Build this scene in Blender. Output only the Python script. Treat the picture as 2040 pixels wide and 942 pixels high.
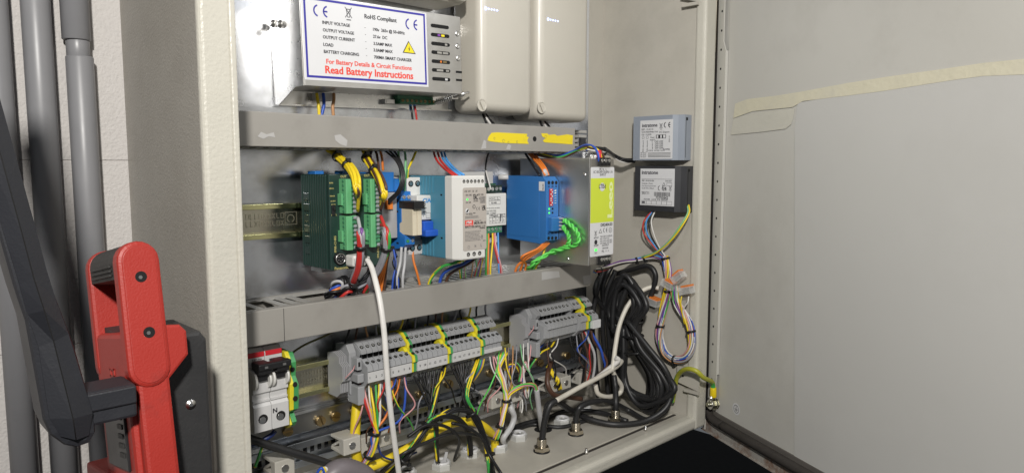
import bpy, bmesh, math, random
from mathutils import Vector as V, Matrix
random.seed(7)
for o in list(bpy.data.objects): bpy.data.objects.remove(o)
sc = bpy.context.scene
COL = sc.collection
# ---------------------------------------------------------------- camera
FPX = 1430.0
YAW, PIT, ROLL = math.radians(44), math.radians(5.7), math.radians(0.0)
CAM = V((0, -.698, 1.5))
cd = bpy.data.cameras.new('camera'); cam = bpy.data.objects.new('camera', cd); COL.objects.link(cam)
cd.sensor_width = 36; cd.lens = 36 * FPX / 2040; cd.clip_start = .01; cd.clip_end = 50
cam.location = CAM
cam.rotation_euler = (math.pi/2 - PIT, ROLL, -YAW)
sc.camera = cam
# ---------------------------------------------------------------- light
w = bpy.data.worlds.new('World'); sc.world = w; w.use_nodes = True
w.node_tree.nodes['Background'].inputs[0].default_value = (.9, .95, 1, 1)
w.node_tree.nodes['Background'].inputs[1].default_value = .125
def lamp(name, loc, target, power, size, colour):
    l = bpy.data.lights.new(name, 'AREA'); l.shape = 'DISK'; l.size = size; l.energy = power; l.color = colour
    o = bpy.data.objects.new(name, l); COL.objects.link(o); o.location = loc
    o.rotation_euler = (V(target) - V(loc)).to_track_quat('-Z', 'Y').to_euler()
    return o
lamp('torch_light', (-.20, -.95, 1.93), (.85, -.15, 1.40), 15.5, .08, (1, .97, .92))
lamp('work_lamp', (.56, -.34, 1.80), (.54, 0, 1.45), .5, .10, (.95, .97, 1))
sc.view_settings.view_transform = 'Standard'; sc.view_settings.look = 'None'
sc.view_settings.exposure = 0; sc.view_settings.gamma = 1
# ---------------------------------------------------------------- pixel -> place
_fw = V((math.sin(YAW)*math.cos(PIT), math.cos(YAW)*math.cos(PIT), -math.sin(PIT)))
_rt = V((math.cos(YAW), -math.sin(YAW), 0)); _up = _rt.cross(_fw)
def _d(px, py): return _fw + _rt*((px-1020)/FPX) + _up*((471-py)/FPX)
def PY(px, py, y): k = _d(px, py); return CAM + k*((y-CAM.y)/k.y)
def PX(px, py, x): k = _d(px, py); return CAM + k*((x-CAM.x)/k.x)
def PZ(px, py, z): k = _d(px, py); return CAM + k*((z-CAM.z)/k.z)
# ---------------------------------------------------------------- materials
def S(r, g, b):
    f = lambda c: (c/255/12.92) if c/255 <= .04045 else ((c/255+.055)/1.055)**2.4
    return (f(r), f(g), f(b))
MATS = {}
def mat(name, rgb, rough=.5, metal=0., var=.06, scale=40., bump=0., bscale=300., spec=.5, trans=0., alpha=1., emit=0., stain=0., stcol=None, stscale=9., rvar=.12, stmin=.55):
    if name in MATS: return MATS[name]
    m = bpy.data.materials.new(name); m.use_nodes = True; nt = m.node_tree; N = nt.nodes; L = nt.links
    b = N['Principled BSDF']
    tc = N.new('ShaderNodeTexCoord')
    nz = N.new('ShaderNodeTexNoise'); nz.inputs['Scale'].default_value = scale; nz.inputs['Detail'].default_value = 6
    L.new(tc.outputs['Object'], nz.inputs['Vector'])
    mx = N.new('ShaderNodeMix'); mx.data_type = 'RGBA'
    mx.inputs[6].default_value = tuple(c*(1-var) for c in rgb)+(1,); mx.inputs[7].default_value = tuple(min(1, c*(1+var)) for c in rgb)+(1,)
    L.new(nz.outputs['Fac'], mx.inputs[0]); col = mx.outputs[2]
    if stain:
        n2 = N.new('ShaderNodeTexNoise'); n2.inputs['Scale'].default_value = stscale; n2.inputs['Detail'].default_value = 9; n2.inputs['Roughness'].default_value = .68
        L.new(tc.outputs['Object'], n2.inputs['Vector'])
        rp = N.new('ShaderNodeMapRange'); rp.inputs[1].default_value = stmin; rp.inputs[2].default_value = stmin+.22; rp.inputs[4].default_value = stain
        L.new(n2.outputs['Fac'], rp.inputs[0])
        m2 = N.new('ShaderNodeMix'); m2.data_type = 'RGBA'; m2.inputs[7].default_value = (stcol or tuple(c*.5 for c in rgb))+(1,)
        L.new(rp.outputs[0], m2.inputs[0]); L.new(col, m2.inputs[6]); col = m2.outputs[2]
    L.new(col, b.inputs['Base Color'])
    r = N.new('ShaderNodeMapRange'); r.inputs[3].default_value = max(.02, rough-rvar); r.inputs[4].default_value = min(1, rough+rvar)
    L.new(nz.outputs['Fac'], r.inputs[0]); L.new(r.outputs[0], b.inputs['Roughness'])
    b.inputs['Metallic'].default_value = metal; b.inputs['Specular IOR Level'].default_value = spec
    if trans: b.inputs['Transmission Weight'].default_value = trans
    if alpha < 1: b.inputs['Alpha'].default_value = alpha
    if emit:
        b.inputs['Emission Color'].default_value = tuple(rgb)+(1,); b.inputs['Emission Strength'].default_value = emit
    if bump:
        n3 = N.new('ShaderNodeTexNoise'); n3.inputs['Scale'].default_value = bscale; n3.inputs['Detail'].default_value = 3
        L.new(tc.outputs['Object'], n3.inputs['Vector'])
        bp = N.new('ShaderNodeBump'); bp.inputs['Strength'].default_value = bump; bp.inputs['Distance'].default_value = .001
        L.new(n3.outputs['Fac'], bp.inputs['Height']); L.new(bp.outputs[0], b.inputs['Normal'])
    MATS[name] = m
    return m
PAINT = mat('cabinet_paint', (.54, .52, .455), .34, bump=.5, bscale=330, stain=.25, stscale=5, var=.04)
PAINT_IN = mat('cabinet_paint_inside', (.47, .445, .39), .42, bump=.18, bscale=260, stain=.28, stscale=6, var=.04, stmin=.5)
PAINT_SIDE = mat('cabinet_paint_side_darker', (.295, .278, .245), .36, bump=.6, bscale=520, stain=.4, stcol=(.20, .18, .15), stscale=7, stmin=.45)  # side paint: darker base colour with random brown mottling
DOORM = mat('door_paint', (.53, .52, .485), .46, bump=.10, bscale=240, stain=.45, stcol=(.40, .385, .35), stscale=6, var=.04, scale=9, stmin=.5)
GALV = mat('galvanised_plate', (.66, .68, .72), .25, .95, var=.16, scale=26, stain=.55, stcol=(.22, .20, .175), stscale=15, rvar=.1, stmin=.49)
STEEL = mat('bright_steel', (.72, .71, .69), .3, 1., var=.06, scale=90)
ALU = mat('brushed_aluminium', (.62, .61, .59), .36, 1., var=.07, scale=60)
NICKEL = mat('nickel_brass', (.66, .60, .50), .22, 1., var=.1)
BRASS = mat('brass_screw', (.42, .32, .17), .35, 1., var=.2, scale=200)
ZINC = mat('yellow_passivated_rail', (.58, .55, .44), .26, 1., var=.2, scale=30)
ZINCG = mat('yellow_passivated_edge', (.66, .64, .34), .22, 1., var=.3, scale=40)
RAILD = mat('dark_rail_steel', (.40, .40, .39), .33, 1., var=.3, scale=25)
DUCT = mat('duct_pvc', (.30, .285, .26), .42, var=.07, scale=14, stain=.45, stcol=(.21, .195, .175), stscale=24, bump=.10, bscale=60, stmin=.52)
DUCTL = mat('duct_pvc_slats', (.40, .39, .365), .38, var=.05)
WALLM = mat('wall_paint', (.55, .525, .505), .8, bump=.9, bscale=420, var=.07, scale=180, stain=.3, stcol=(.42, .39, .35), stscale=40, stmin=.62)
PIPE = mat('pipe_pvc', (.225, .225, .235), .40, var=.06, stain=.35, stcol=(.15, .15, .15), stscale=18)
CREAM = mat('cream_abs', (.50, .472, .41), .34, var=.025, bump=.03, bscale=500)
WHITE = mat('white_plastic', (.68, .67, .64), .38, var=.03)
WHITE2 = mat('white_plastic_greyed', (.56, .555, .55), .4, var=.04)
LABW = mat('label_white', (.66, .66, .67), .4, var=.02)
LABG = mat('label_beige_grey', (.44, .40, .36), .45, var=.02)
BLACK = mat('black_plastic', (.012, .012, .013), .4, var=.2)
DKGREY = mat('dark_grey_box', (.030, .031, .035), .42, var=.12)
HOLE = mat('dark_recess', (.004, .004, .004), .9, var=.2)
GREYB = mat('grey_blue_box', (.27, .30, .35), .42, var=.04)
TERM = mat('terminal_grey', (.33, .335, .345), .42, var=.05)
TERMD = mat('terminal_clamp_grey', (.35, .35, .36), .42, var=.05)
CLAMPM = mat('clamp_grey', (.48, .46, .41), .42, var=.06, stain=.3, stscale=50)
PLCG = mat('plc_dark_green', (.016, .040, .033), .35, var=.1)
PLUGG = mat('plug_green', (.13, .42, .19), .4, var=.05)
PLUGD = mat('plug_dark_green', (.05, .22, .11), .42, var=.06)
EARTHG = mat('earth_green', (.06, .30, .10), .4, var=.06)
EARTHY = mat('earth_yellow', (.72, .62, .03), .4, var=.05)
BLUE = mat('blue_module', (.030, .155, .42), .38, var=.05)
BLUER = mat('relay_blue', (.02, .16, .50), .38, var=.05)
TEAL = mat('teal_blue', (.065, .235, .34), .4, var=.05)
CRRELAY = mat('relay_cream', (.62, .55, .42), .45, var=.03)
LIME = mat('lime_label', (.60, .70, .05), .45, var=.02)
TAPEF = mat('masking_tape_faint', (.565, .55, .485), .45, var=.05, bump=.4, bscale=120, stain=.5, stcol=(.53, .52, .47), stscale=20)
RED = mat('red_plastic', (.34, .022, .014), .52, var=.12, scale=18, bump=.2, bscale=800, stain=.6, stcol=(.13, .022, .018), stscale=34, stmin=.54)
RUBBER = mat('rubber_black', (.020, .019, .018), .6, var=.25, bump=.3, bscale=500)
ARMM = mat('arm_plastic', (.020, .021, .026), .5, var=.2, scale=20, bump=.15, bscale=600, stain=.2, stcol=(.07, .07, .075), stscale=18)
ORANGE = mat('orange_plastic', (.72, .20, .03), .4, var=.05)
INK = mat('ink_black', (.02, .02, .025), .5, var=.1)
INKG = mat('ink_grey', (.10, .10, .11), .5, var=.1)
INKB = mat('ink_blue', (.03, .025, .30), .5, var=.1)
INKR = mat('ink_red', (.75, .06, .035), .5, var=.05)
INKGOLD = mat('ink_gold', (.48, .42, .16), .45, var=.1)
INKW = mat('ink_white', (.8, .82, .74), .5, var=.02)
YEL = mat('print_yellow', (.82, .66, .02), .5, var=.03)
TAPE = mat('masking_tape', (.64, .605, .47), .5, var=.06, scale=60, stain=.6, stcol=(.56, .54, .46), stscale=26, stmin=.5, bump=.5, bscale=160)
PAPER = mat('white_sheet', (.54, .535, .515), .42, var=.03, scale=6, bump=.35, bscale=14, stain=.22, stcol=(.44, .43, .40), stscale=5, stmin=.48)
YTAPE = mat('yellow_sticker', (.78, .62, .02), .5, var=.04, stain=.2, stscale=60, stcol=(.35, .28, .05))
SCRAPE = mat('sticker_remains', (.42, .41, .40), .6, var=.06)
RUST = mat('rusty_flange', (.36, .34, .31), .55, stain=1., stcol=(.16, .065, .025), stscale=42, stmin=.47, bump=.4, bscale=250)
FOAM = mat('gasket_foam', (.035, .030, .026), .75, var=.3, bump=.3, bscale=300)
GLASS = mat('clear_plastic', (.80, .81, .80), .12, var=.02, spec=.8, alpha=.34)
LED = mat('led_blue_white', (.30, .40, 1.), .3, emit=4.0, var=.0)
LEDG = mat('led_green', (.08, .9, .12), .3, emit=.9, var=.0)
MAG = mat('component_purple', (.20, .05, .35), .5)
GLANDW = mat('gland_plastic', (.52, .52, .50), .42, var=.05)
CONDUIT = mat('conduit_purple_grey', (.17, .15, .16), .45, var=.05)
FLOORD = mat('unlit_floor_black', (.006, .006, .006), .9, var=.3)  # darkness put into the floor colour so the void under the cabinet stays black
def W(n, c, r=.42): return mat('wire_'+n, c, r, var=.14, scale=70, stain=.25, stcol=tuple(x*.6+.02 for x in c), stscale=60, stmin=.55)
wc = {n: W(n, c) for n, c in dict(yellow=(.80, .60, .02), brown=(.085, .040, .025), grey=(.30, .30, .33), red=(.52, .035, .03), orange=(.72, .20, .03),
    black=(.010, .010, .011), white=(.68, .66, .63), blue=(.03, .09, .45), green=(.05, .36, .07), lgreen=(.12, .62, .10), purple=(.18, .06, .28),
    pink=(.62, .32, .32), lblue=(.08, .32, .70), cable=(.018, .018, .019), ivory=(.66, .62, .54), dkblue=(.015, .03, .13), mint=(.22, .50, .25), lgrey=(.48, .48, .49), tan=(.5, .26, .12)).items()}
# ---------------------------------------------------------------- geometry helpers
def box(bm, x0, x1, y0, y1, z0, z1, bev=0., seg=2, mx=None):
    g = bmesh.ops.create_cube(bm, size=1)
    vs = g['verts']
    for v in vs:
        v.co = V(((x0+x1)/2+v.co.x*(x1-x0), (y0+y1)/2+v.co.y*(y1-y0), (z0+z1)/2+v.co.z*(z1-z0)))
    if bev:
        es = list({e for v in vs for e in v.link_edges})
        r = bmesh.ops.bevel(bm, geom=es, offset=bev, segments=seg, affect='EDGES', profile=.5)
        vs = list({v for f in r['faces'] for v in f.verts} | {v for v in vs if v.is_valid})
    if mx is not None:
        for v in vs: v.co = mx @ v.co
    return vs
def ngon_ring(n, r, ph=0): return [(r*math.cos(ph+2*math.pi*i/n), r*math.sin(ph+2*math.pi*i/n)) for i in range(n)]
def frame(ax):
    ax = V(ax).normalized(); a = V((0, 0, 1)) if abs(ax.z) < .9 else V((1, 0, 0))
    u = ax.cross(a).normalized(); return u, ax.cross(u), ax
def lathe(bm, base, ax, prof, n=16, ph=0., cap0=True, cap1=True):
    """prof: (distance along axis, radius)"""
    u, v, a = frame(ax); base = V(base); rings = []
    for h, r in prof:
        rings.append([bm.verts.new(base+a*h+u*x+v*y) for x, y in ngon_ring(n, max(r, 1e-5), ph)])
    for A, B in zip(rings, rings[1:]):
        for i in range(n):
            j = (i+1) % n; f = bm.faces.new((A[i], A[j], B[j], B[i])); f.smooth = n > 8
    if cap0: bm.faces.new(rings[0][::-1])
    if cap1: bm.faces.new(rings[-1])
def prism(bm, pts, O, U_, V_, N_, d0, d1, bev=0):
    """polygon pts (u,v) in plane O,U_,V_ extruded along N_ from d0 to d1"""
    O = V(O); U_ = V(U_); V_ = V(V_); N_ = V(N_)
    A = [bm.verts.new(O+U_*p[0]+V_*p[1]+N_*d0) for p in pts]; B = [bm.verts.new(O+U_*p[0]+V_*p[1]+N_*d1) for p in pts]
    fs = [bm.faces.new(A[::-1]), bm.faces.new(B)]; n = len(pts)
    for i in range(n): fs.append(bm.faces.new((A[i], A[(i+1) % n], B[(i+1) % n], B[i])))
    if bev:
        bmesh.ops.recalc_face_normals(bm, faces=fs)
        es = list({e for f in fs[:2] for e in f.edges})
        bmesh.ops.bevel(bm, geom=es, offset=bev, segments=2, affect='EDGES', profile=.5)
    return fs
def catmull(pts, k=6):
    pts = [V(p) for p in pts]
    if len(pts) < 3: return [pts[0].lerp(pts[-1], i/k) for i in range(k+1)]
    P = [pts[0]*2-pts[1]]+pts+[pts[-1]*2-pts[-2]]; out = []
    for i in range(1, len(P)-2):
        a, b, c, d = P[i-1:i+3]
        for j in range(k):
            t = j/k; out.append(.5*((2*b)+(c-a)*t+(2*a-5*b+4*c-d)*t*t+(3*b-a-3*c+d)*t**3))
    out.append(pts[-1]); return out
def frames(path):
    n = len(path); T = [(path[min(i+1, n-1)]-path[max(i-1, 0)]).normalized() for i in range(n)]
    u = frame(T[0])[0]; out = []
    for t in T:
        u = (u-t*u.dot(t)); u = u.normalized() if u.length > 1e-6 else frame(t)[0]
        out.append((u, t.cross(u)))
    return out
def tube(bm, path, r, n=8, stripe=None, flat=1., pitch=1.):
    fr = frames(path); rings = []
    for p, (u, v) in zip(path, fr):
        rings.append([bm.verts.new(p+u*(x*r)+v*(y*r*flat)) for x, y in ngon_ring(n, 1)])
    for i, (A, B) in enumerate(zip(rings, rings[1:])):
        for k in range(n):
            j = (k+1) % n; f = bm.faces.new((A[k], A[j], B[j], B[k])); f.smooth = True
            if stripe and (k+int(i*pitch)) % n < n*.4: f.material_index = 1
    bm.faces.new(rings[0][::-1]); bm.faces.new(rings[-1])
class Thing:
    pass
def thing(name, label, cat, loc, group=None):
    o = bpy.data.objects.new(name, None); COL.objects.link(o); o.location = V(loc); o.empty_display_size = .01
    o['label'] = label; o['category'] = cat
    if group: o['group'] = group
    return o
def wloc(o):
    p = V((0, 0, 0))
    while o is not None: p += o.location; o = o.parent
    return p
def obj(name, bm, m, parent=None, label=None, cat=None, group=None, kind=None, smooth=False):
    """bm in world coordinates -> one mesh object, origin at its base"""
    bmesh.ops.recalc_face_normals(bm, faces=bm.faces)
    xs = [v.co for v in bm.verts]
    lo = V((min(c.x for c in xs), min(c.y for c in xs), min(c.z for c in xs))); hi = V((max(c.x for c in xs), max(c.y for c in xs), max(c.z for c in xs)))
    org = V(((lo.x+hi.x)/2, (lo.y+hi.y)/2, lo.z))
    for v in bm.verts: v.co -= org
    me = bpy.data.meshes.new(name); bm.to_mesh(me); bm.free()
    for k in (m if isinstance(m, (list, tuple)) else [m]): me.materials.append(k)
    o = bpy.data.objects.new(name, me); COL.objects.link(o)
    o.location = org - (wloc(parent) if parent else V((0, 0, 0))); o.parent = parent
    if label: o['label'] = label
    if cat: o['category'] = cat
    if group: o['group'] = group
    if kind: o['kind'] = kind
    return o
def part(name, m, parent, fn, **k):
    bm = bmesh.new(); fn(bm); return obj(name, bm, m, parent, **k)
def pbox(name, m, parent, a, bev=0., **k):
    bm = bmesh.new(); box(bm, *a, bev=bev); return obj(name, bm, m, parent, **k)
def copy_tree(o, loc, label=None, parent=None):
    c = o.copy(); COL.objects.link(c); c.parent = parent; c.location = loc
    if label: c['label'] = label
    for ch in o.children: copy_tree(ch, ch.location.copy(), None, c)
    return c
# flat print: a sheet standing on a plane (R right, Z up)
_txt = {}
def text_mesh(s, off=.018):
    if s not in _txt:
        cu = bpy.data.curves.new('t', 'FONT'); cu.body = s; cu.resolution_u = 2; cu.offset = off
        o = bpy.data.objects.new('t', cu); me = bpy.data.meshes.new_from_object(o)
        vs = [v.co.copy() for v in me.vertices]; fs = [tuple(p.vertices) for p in me.polygons]
        bpy.data.objects.remove(o); bpy.data.curves.remove(cu); bpy.data.meshes.remove(me)
        x0 = min(v.x for v in vs); x1 = max(v.x for v in vs); _txt[s] = (vs, fs, x0, x1)
    return _txt[s]
class Print:
    def __init__(s, O, R, U=(0, 0, 1)):
        s.O = V(O); s.R = V(R).normalized(); s.U = V(U).normalized(); s.N = s.R.cross(s.U); s.b = {}
    def uv(s, px, py):
        k = _d(px, py); P = CAM+k*((s.O-CAM).dot(s.N)/k.dot(s.N)); return ((P-s.O).dot(s.R), (P-s.O).dot(s.U))
    def bm(s, m):
        if m.name not in s.b: s.b[m.name] = (bmesh.new(), m)
        return s.b[m.name][0]
    def pt(s, u, v, h): return s.O+s.R*u+s.U*v+s.N*h
    def poly(s, m, pts, h=.0004):
        b = s.bm(m); b.faces.new([b.verts.new(s.pt(u, v, h)) for u, v in pts])
    def rect(s, m, u0, v0, u1, v1, h=.0004): s.poly(m, [(u0, v0), (u1, v0), (u1, v1), (u0, v1)], h)
    def line(s, m, a, b_, w, h=.0004):
        a = V(a); b_ = V(b_); t = (b_-a).normalized(); n = V((-t.y, t.x))*w/2
        s.poly(m, [a-n, b_-n, b_+n, a+n], h)
    def frame(s, m, u0, v0, u1, v1, w, h=.0004):
        s.rect(m, u0, v0, u1, v0+w, h); s.rect(m, u0, v1-w, u1, v1, h); s.rect(m, u0, v0+w, u0+w, v1-w, h); s.rect(m, u1-w, v0+w, u1, v1-w, h)
    def arc(s, m, u, v, r, w, a0, a1, h=.0004, n=14, sx=1.):
        for i in range(n):
            t0 = math.radians(a0+(a1-a0)*i/n); t1 = math.radians(a0+(a1-a0)*(i+1)/n)
            s.poly(m, [(u+sx*rr*math.cos(t), v+rr*math.sin(t)) for rr, t in ((r-w/2, t0), (r+w/2, t0), (r+w/2, t1), (r-w/2, t1))], h)
    def disc(s, m, u, v, r, h=.0004, n=14): s.poly(m, [(u+x, v+y) for x, y in ngon_ring(n, r)], h)
    def text(s, m, st, u, v, width=None, size=None, h=.0004, rot=0, hs=1., bold=0.):
        vs, fs, x0, x1 = text_mesh(st); k = width/(x1-x0) if width else size
        kv = k*hs if size is None else size*hs
        b = s.bm(m); c, sn = math.cos(math.radians(rot)), math.sin(math.radians(rot))
        for dx in ((0, bold) if bold else (0,)):
            nv = []
            for q in vs:
                a = (q.x-x0)*k+dx; e = q.y*kv
                nv.append(b.verts.new(s.pt(u+a*c-e*sn, v+a*sn+e*c, h+dx*.05)))
            for f in fs:
                b.faces.new([nv[i] for i in f])
    def fit(s, m, st, p0, p1, h=.0004, hs=1., bold=0.):
        a = s.uv(*p0); b_ = s.uv(*p1); s.text(m, st, a[0], a[1], width=b_[0]-a[0], h=h, hs=hs, bold=bold)
    def ce(s, m, u, v, hgt, h=.0004, w=None):
        r = hgt/2; w = w or hgt*.13
        s.arc(m, u+r, v+r, r-w/2, w, 105, 255, h); s.arc(m, u+r*2.75, v+r, r-w/2, w, 105, 255, h)
        s.rect(m, u+r*1.9, v+r-w/2, u+r*2.6, v+r+w/2, h)
    def bin(s, m, u, v, hgt, h=.0004):
        w = hgt*.06; q = hgt
        for a, b_ in (((0, .2), (.6, 1)), ((.6, .2), (0, 1)), ((.12, .85), (.2, .25)), ((.48, .85), (.4, .25)), ((.1, .85), (.5, .85)), ((.2, .25), (.4, .25))):
            s.line(m, (u+a[0]*q, v+a[1]*q), (u+b_[0]*q, v+b_[1]*q), w, h)
        s.rect(m, u+.1*q, v, u+.5*q, v+.08*q, h)
    def done(s, parent, name='print'):
        for k, (b, m) in s.b.items(): obj(name, b, m, parent)
def curve_path(pts, k=7):
    """pts: (px, py, y) pixel rays taken at depth y, or Vectors"""
    return catmull([p if isinstance(p, V) else PY(*p) for p in pts], k)
def wire(name, pts, r, m, parent=None, stripe=None, label=None, cat=None, group=None, n=8, k=7, flat=1.):
    bm = bmesh.new(); tube(bm, curve_path(pts, k), r, n, stripe, flat, .22)
    return obj(name, bm, [m, stripe] if stripe else m, parent, label, cat, group)
def strands(pts, n, r, tight=1., twist=1.5, spread0=1., spread1=1., k=8, seed=0):
    """n paths packed round a centre path"""
    rnd = random.Random(seed); c = curve_path(pts, k); fr = frames(c); M = len(c); out = []
    slots = [(0, 0)] if n == 1 else []
    ring = 0
    while len(slots) < n:
        if ring == 0 and n > 5: slots.append((0, 0)); ring = 1; continue
        ring = max(ring, 1); q = min(6*ring if n > 5 else n, n-len(slots))
        rr = 2*r*ring*tight if n > 5 else r*tight*(1/math.sin(math.pi/max(n, 2)))
        for i in range(q): a = 2*math.pi*i/q+ring*.4; slots.append((rr, a))
        ring += 1
    for rr, a in slots[:n]:
        ph = rnd.uniform(-.3, .3); P = []
        for i in range(M):
            t = i/(M-1); s = (spread0-1)*max(0, 1-t*3)**2+1+(spread1-1)*max(0, 1-(1-t)*3)**2
            an = a+twist*2*math.pi*t+ph*math.sin(6*t); wob = 1+.18*math.sin(9*t+a*3)
            u, v = fr[i]; P.append(c[i]+u*(rr*s*wob*math.cos(an))+v*(rr*s*wob*math.sin(an)))
        out.append(P)
    return out, c
def tie(parent, p, t, R, m=None, wdt=.0016, tail=True):
    """cable tie ring at p round direction t"""
    bm = bmesh.new(); lathe(bm, V(p)-V(t).normalized()*wdt, t, [(0, R*.97), (0, R+.0009), (2*wdt, R+.0009), (2*wdt, R*.97)], 12, cap0=False, cap1=False)
    if tail:
        u, v, a = frame(t); q = V(p)+(-v if v.y > 0 else v)*(R+.0014)
        box(bm, q.x-.0022, q.x+.0022, q.y-.0018, q.y+.0016, q.z-.0016, q.z+.0016)
    obj('cable_tie', bm, m or BLACK, parent)
def bundle(name, label, cat, pts, cols, r, group=None, ties=(), tight=1., twist=1.2, s0=1., s1=1., seed=0, k=8, tieR=None):
    ps, c = strands(pts, len(cols), r, tight, twist, s0, s1, k, seed)
    t = thing(name, label, cat, c[0].lerp(c[-1], .5), group)
    for P, col in zip(ps, cols):
        bm = bmesh.new(); st = None
        if isinstance(col, tuple): tube(bm, P, r, 8, True, pitch=.5); obj('wire', bm, [wc[col[0]], wc[col[1]]], t)
        else: tube(bm, P, r, 7); obj('wire', bm, wc[col], t)
    n = len(cols); R = tieR or r*(1 if n == 1 else 2.1 if n < 5 else 3.1 if n < 9 else 4.4)*tight
    for f in ties:
        i = min(len(c)-2, int(f*(len(c)-1))); tie(t, c[i], c[i+1]-c[i], R)
    return t
def screw(bm, p, ax, r, h=.0016, slot=True):
    lathe(bm, p, ax, [(0, r), (h*.6, r), (h, r*.8)], 12)
def slotted(bm, p, ax, r, h=.0018, ang=.6, gap=.18):
    u, v, a = frame(ax); p = V(p); c, s = math.cos(ang), math.sin(ang)
    e1 = u*c+v*s; e2 = v*c-u*s
    lathe(bm, p, a, [(0, r), (h*.5, r)], 14)
    g = gap*r
    for sg in (1, -1):
        th = math.asin(gap); pts = [(r*.97*math.sin(th+(math.pi-2*th)*i/8), 0) for i in range(9)]
        pts = [(sg*r*.97*math.sin(th+(math.pi-2*th)*i/8), -sg*r*.97*math.cos(th+(math.pi-2*th)*i/8)) for i in range(9)]
        prism(bm, pts, p, e1, e2, a, h*.45, h)
# ================================================================ SETTING
CX0, CX1 = .21, .932          # cabinet outer left / right
CY0, CYF = .035, -.15         # wall plane / cabinet front plane
CZ0, CZ1 = 1.113, 1.93
XR = .905                     # inside of right wall
ZF = 1.130                    # inside floor
# block wall: courses of painted blocks with recessed joints, cut off above a dark opening
wall = pbox('wall', WALLM, None, (-1.2, 1.25, .0362, .16, 1.09, 2.05), kind='structure')
zj = [1.09, PY(230, 673, .035).z, PY(230, 320, .035).z]
zj += [zj[-1]+.195, zj[-1]+.39, 2.05]
for r_ in range(len(zj)-1):
    x = -1.2+(.2 if r_ % 2 else 0)
    xs = [-1.2]
    while x < 1.25:
        if x > xs[-1]+.01: xs.append(x)
        x += .44
    xs.append(1.25)
    for a, b in zip(xs, xs[1:]):
        pbox('block', WALLM, wall, (a+.0004, b-.0004, .035, .0366, zj[r_]+.0003, zj[r_+1]-.0003), .0006)
pbox('floor', FLOORD, None, (-2.5, 3.5, -2.5, 3.5, -.02, 0), kind='structure')
# ---------------------------------------------------------------- pipes
def pipe(px0, px1, py, label, gap=None):
    y = .022; a = PY(px0, py, y).x; b = PY(px1, py, y).x; r = (b-a)/2; x = (a+b)/2
    t = thing('conduit_pipe', label, 'pipe', (x, y, 1.1), 'grey conduit pipes on the wall')
    y = .035-r-.0005
    if gap:
        z0 = PY((px0+px1)/2, gap[1], y).z; z1 = PY((px0+px1)/2, gap[0], y).z
        part('pipe_tube', PIPE, t, lambda bm: lathe(bm, (x+.0008, y, 1.095), (0, 0, 1), [(0, r), (z0-1.095-.0008, r), (z0-1.095, r*.96)], 28))
        part('coupling_core', PIPE, t, lambda bm: lathe(bm, (x, y, z0-.02), (0, 0, 1), [(0, r*.84), (z1-z0+.04, r*.84)], 28))
        part('pipe_tube', PIPE, t, lambda bm: lathe(bm, (x-.0008, y, z1), (0, 0, 1), [(0, r*.95), (.0006, r*1.02), (2.0-z1, r*1.02)], 28))
    else:
        part('pipe_tube', PIPE, t, lambda bm: lathe(bm, (x, y, 1.095), (0, 0, 1), [(0, r), (.9, r)], 28))
    for zz in (1.135, 1.9):
        part('wall_clip', PIPE, t, lambda bm: lathe(bm, (x, y, zz), (0, 0, 1), [(0, r+.0004), (0, r+.0018), (.012, r+.0018), (.012, r+.0004)], 28, cap0=False, cap1=False))
pipe(-32, 30, 200, 'grey conduit pipe running up the wall behind the dark arm, furthest from the cabinet')
pipe(53, 113, 200, 'unbroken grey conduit pipe standing between two other pipes on the wall')
pipe(134, 190, 200, 'grey conduit pipe with an open joint, next to the cabinet side', (82, 114))
# ================================================================ CABINET
cab = thing('electrical_cabinet', 'open beige steel wall cabinet full of wiring with its door swung out', 'cabinet', ((CX0+CX1)/2, -.05, CZ0))
pbox('side_panel', PAINT_SIDE, cab, (CX0, CX0+.0016, CYF+.003, CY0, CZ0, CZ1), label='darker outer left side panel')
pbox('side_panel', PAINT_IN, cab, (XR, XR+.002, CYF+.008, CY0, CZ0+.004, CZ1))
pbox('back_panel', PAINT_IN, cab, (CX0+.0016, XR, CY0-.002, CY0, CZ0, CZ1))
pbox('top_panel', PAINT_IN, cab, (CX0+.0016, CX1, CYF+.01, CY0-.002, CZ1-.002, CZ1))
bm = bmesh.new(); box(bm, CX0+.0016, XR, CYF+.012, CY0-.002, CZ0, ZF)
obj('floor_pan', bm, PAINT_IN, cab)
# front frame: left flange, right edge, bottom lip, each a rounded bar
def fr_bar(name, a, bev): pbox(name, PAINT, cab, a, bev)
bm = bmesh.new(); box(bm, CX0-.0006, .2345, CYF, CYF+.009, CZ0, CZ1, .0035, 3); box(bm, .2318, .2368, CYF-.0012, CYF+.014, CZ0+.01, CZ1, .0012, 2); obj('front_flange', bm, PAINT, cab)
bm = bmesh.new(); box(bm, XR-.003, CX1, CYF-.001, CYF+.016, CZ0-.001, CZ1, .0045, 3); obj('front_flange', bm, PAINT, cab)
bm = bmesh.new(); box(bm, .2345, XR+.004, CYF, CYF+.02, CZ0-.001, ZF+.0006, .006, 4); obj('bottom_lip', bm, PAINT, cab)
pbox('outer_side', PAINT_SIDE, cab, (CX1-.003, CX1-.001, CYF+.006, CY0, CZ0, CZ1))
# floor gasket line and gland plate
pbox('gasket_strip', FOAM, cab, (.24, .895, -.1225, -.1185, ZF-.002, ZF+.0009), .0004)
pbox('gland_plate', PAINT_IN, cab, (.245, .893, -.1175, .026, ZF-.001, ZF+.0018), .0008)
for q in ((1168, 904), (1286, 858)):
    p = PZ(*q, ZF)
    part('stud', STEEL, cab, lambda bm: lathe(bm, (p.x, p.y, ZF-.001), (0, 0, 1), [(0, .0019), (.0025, .0019), (.003, .0026), (.0052, .0026), (.0056, .0018), (.0085, .0016)], 12))
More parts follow.
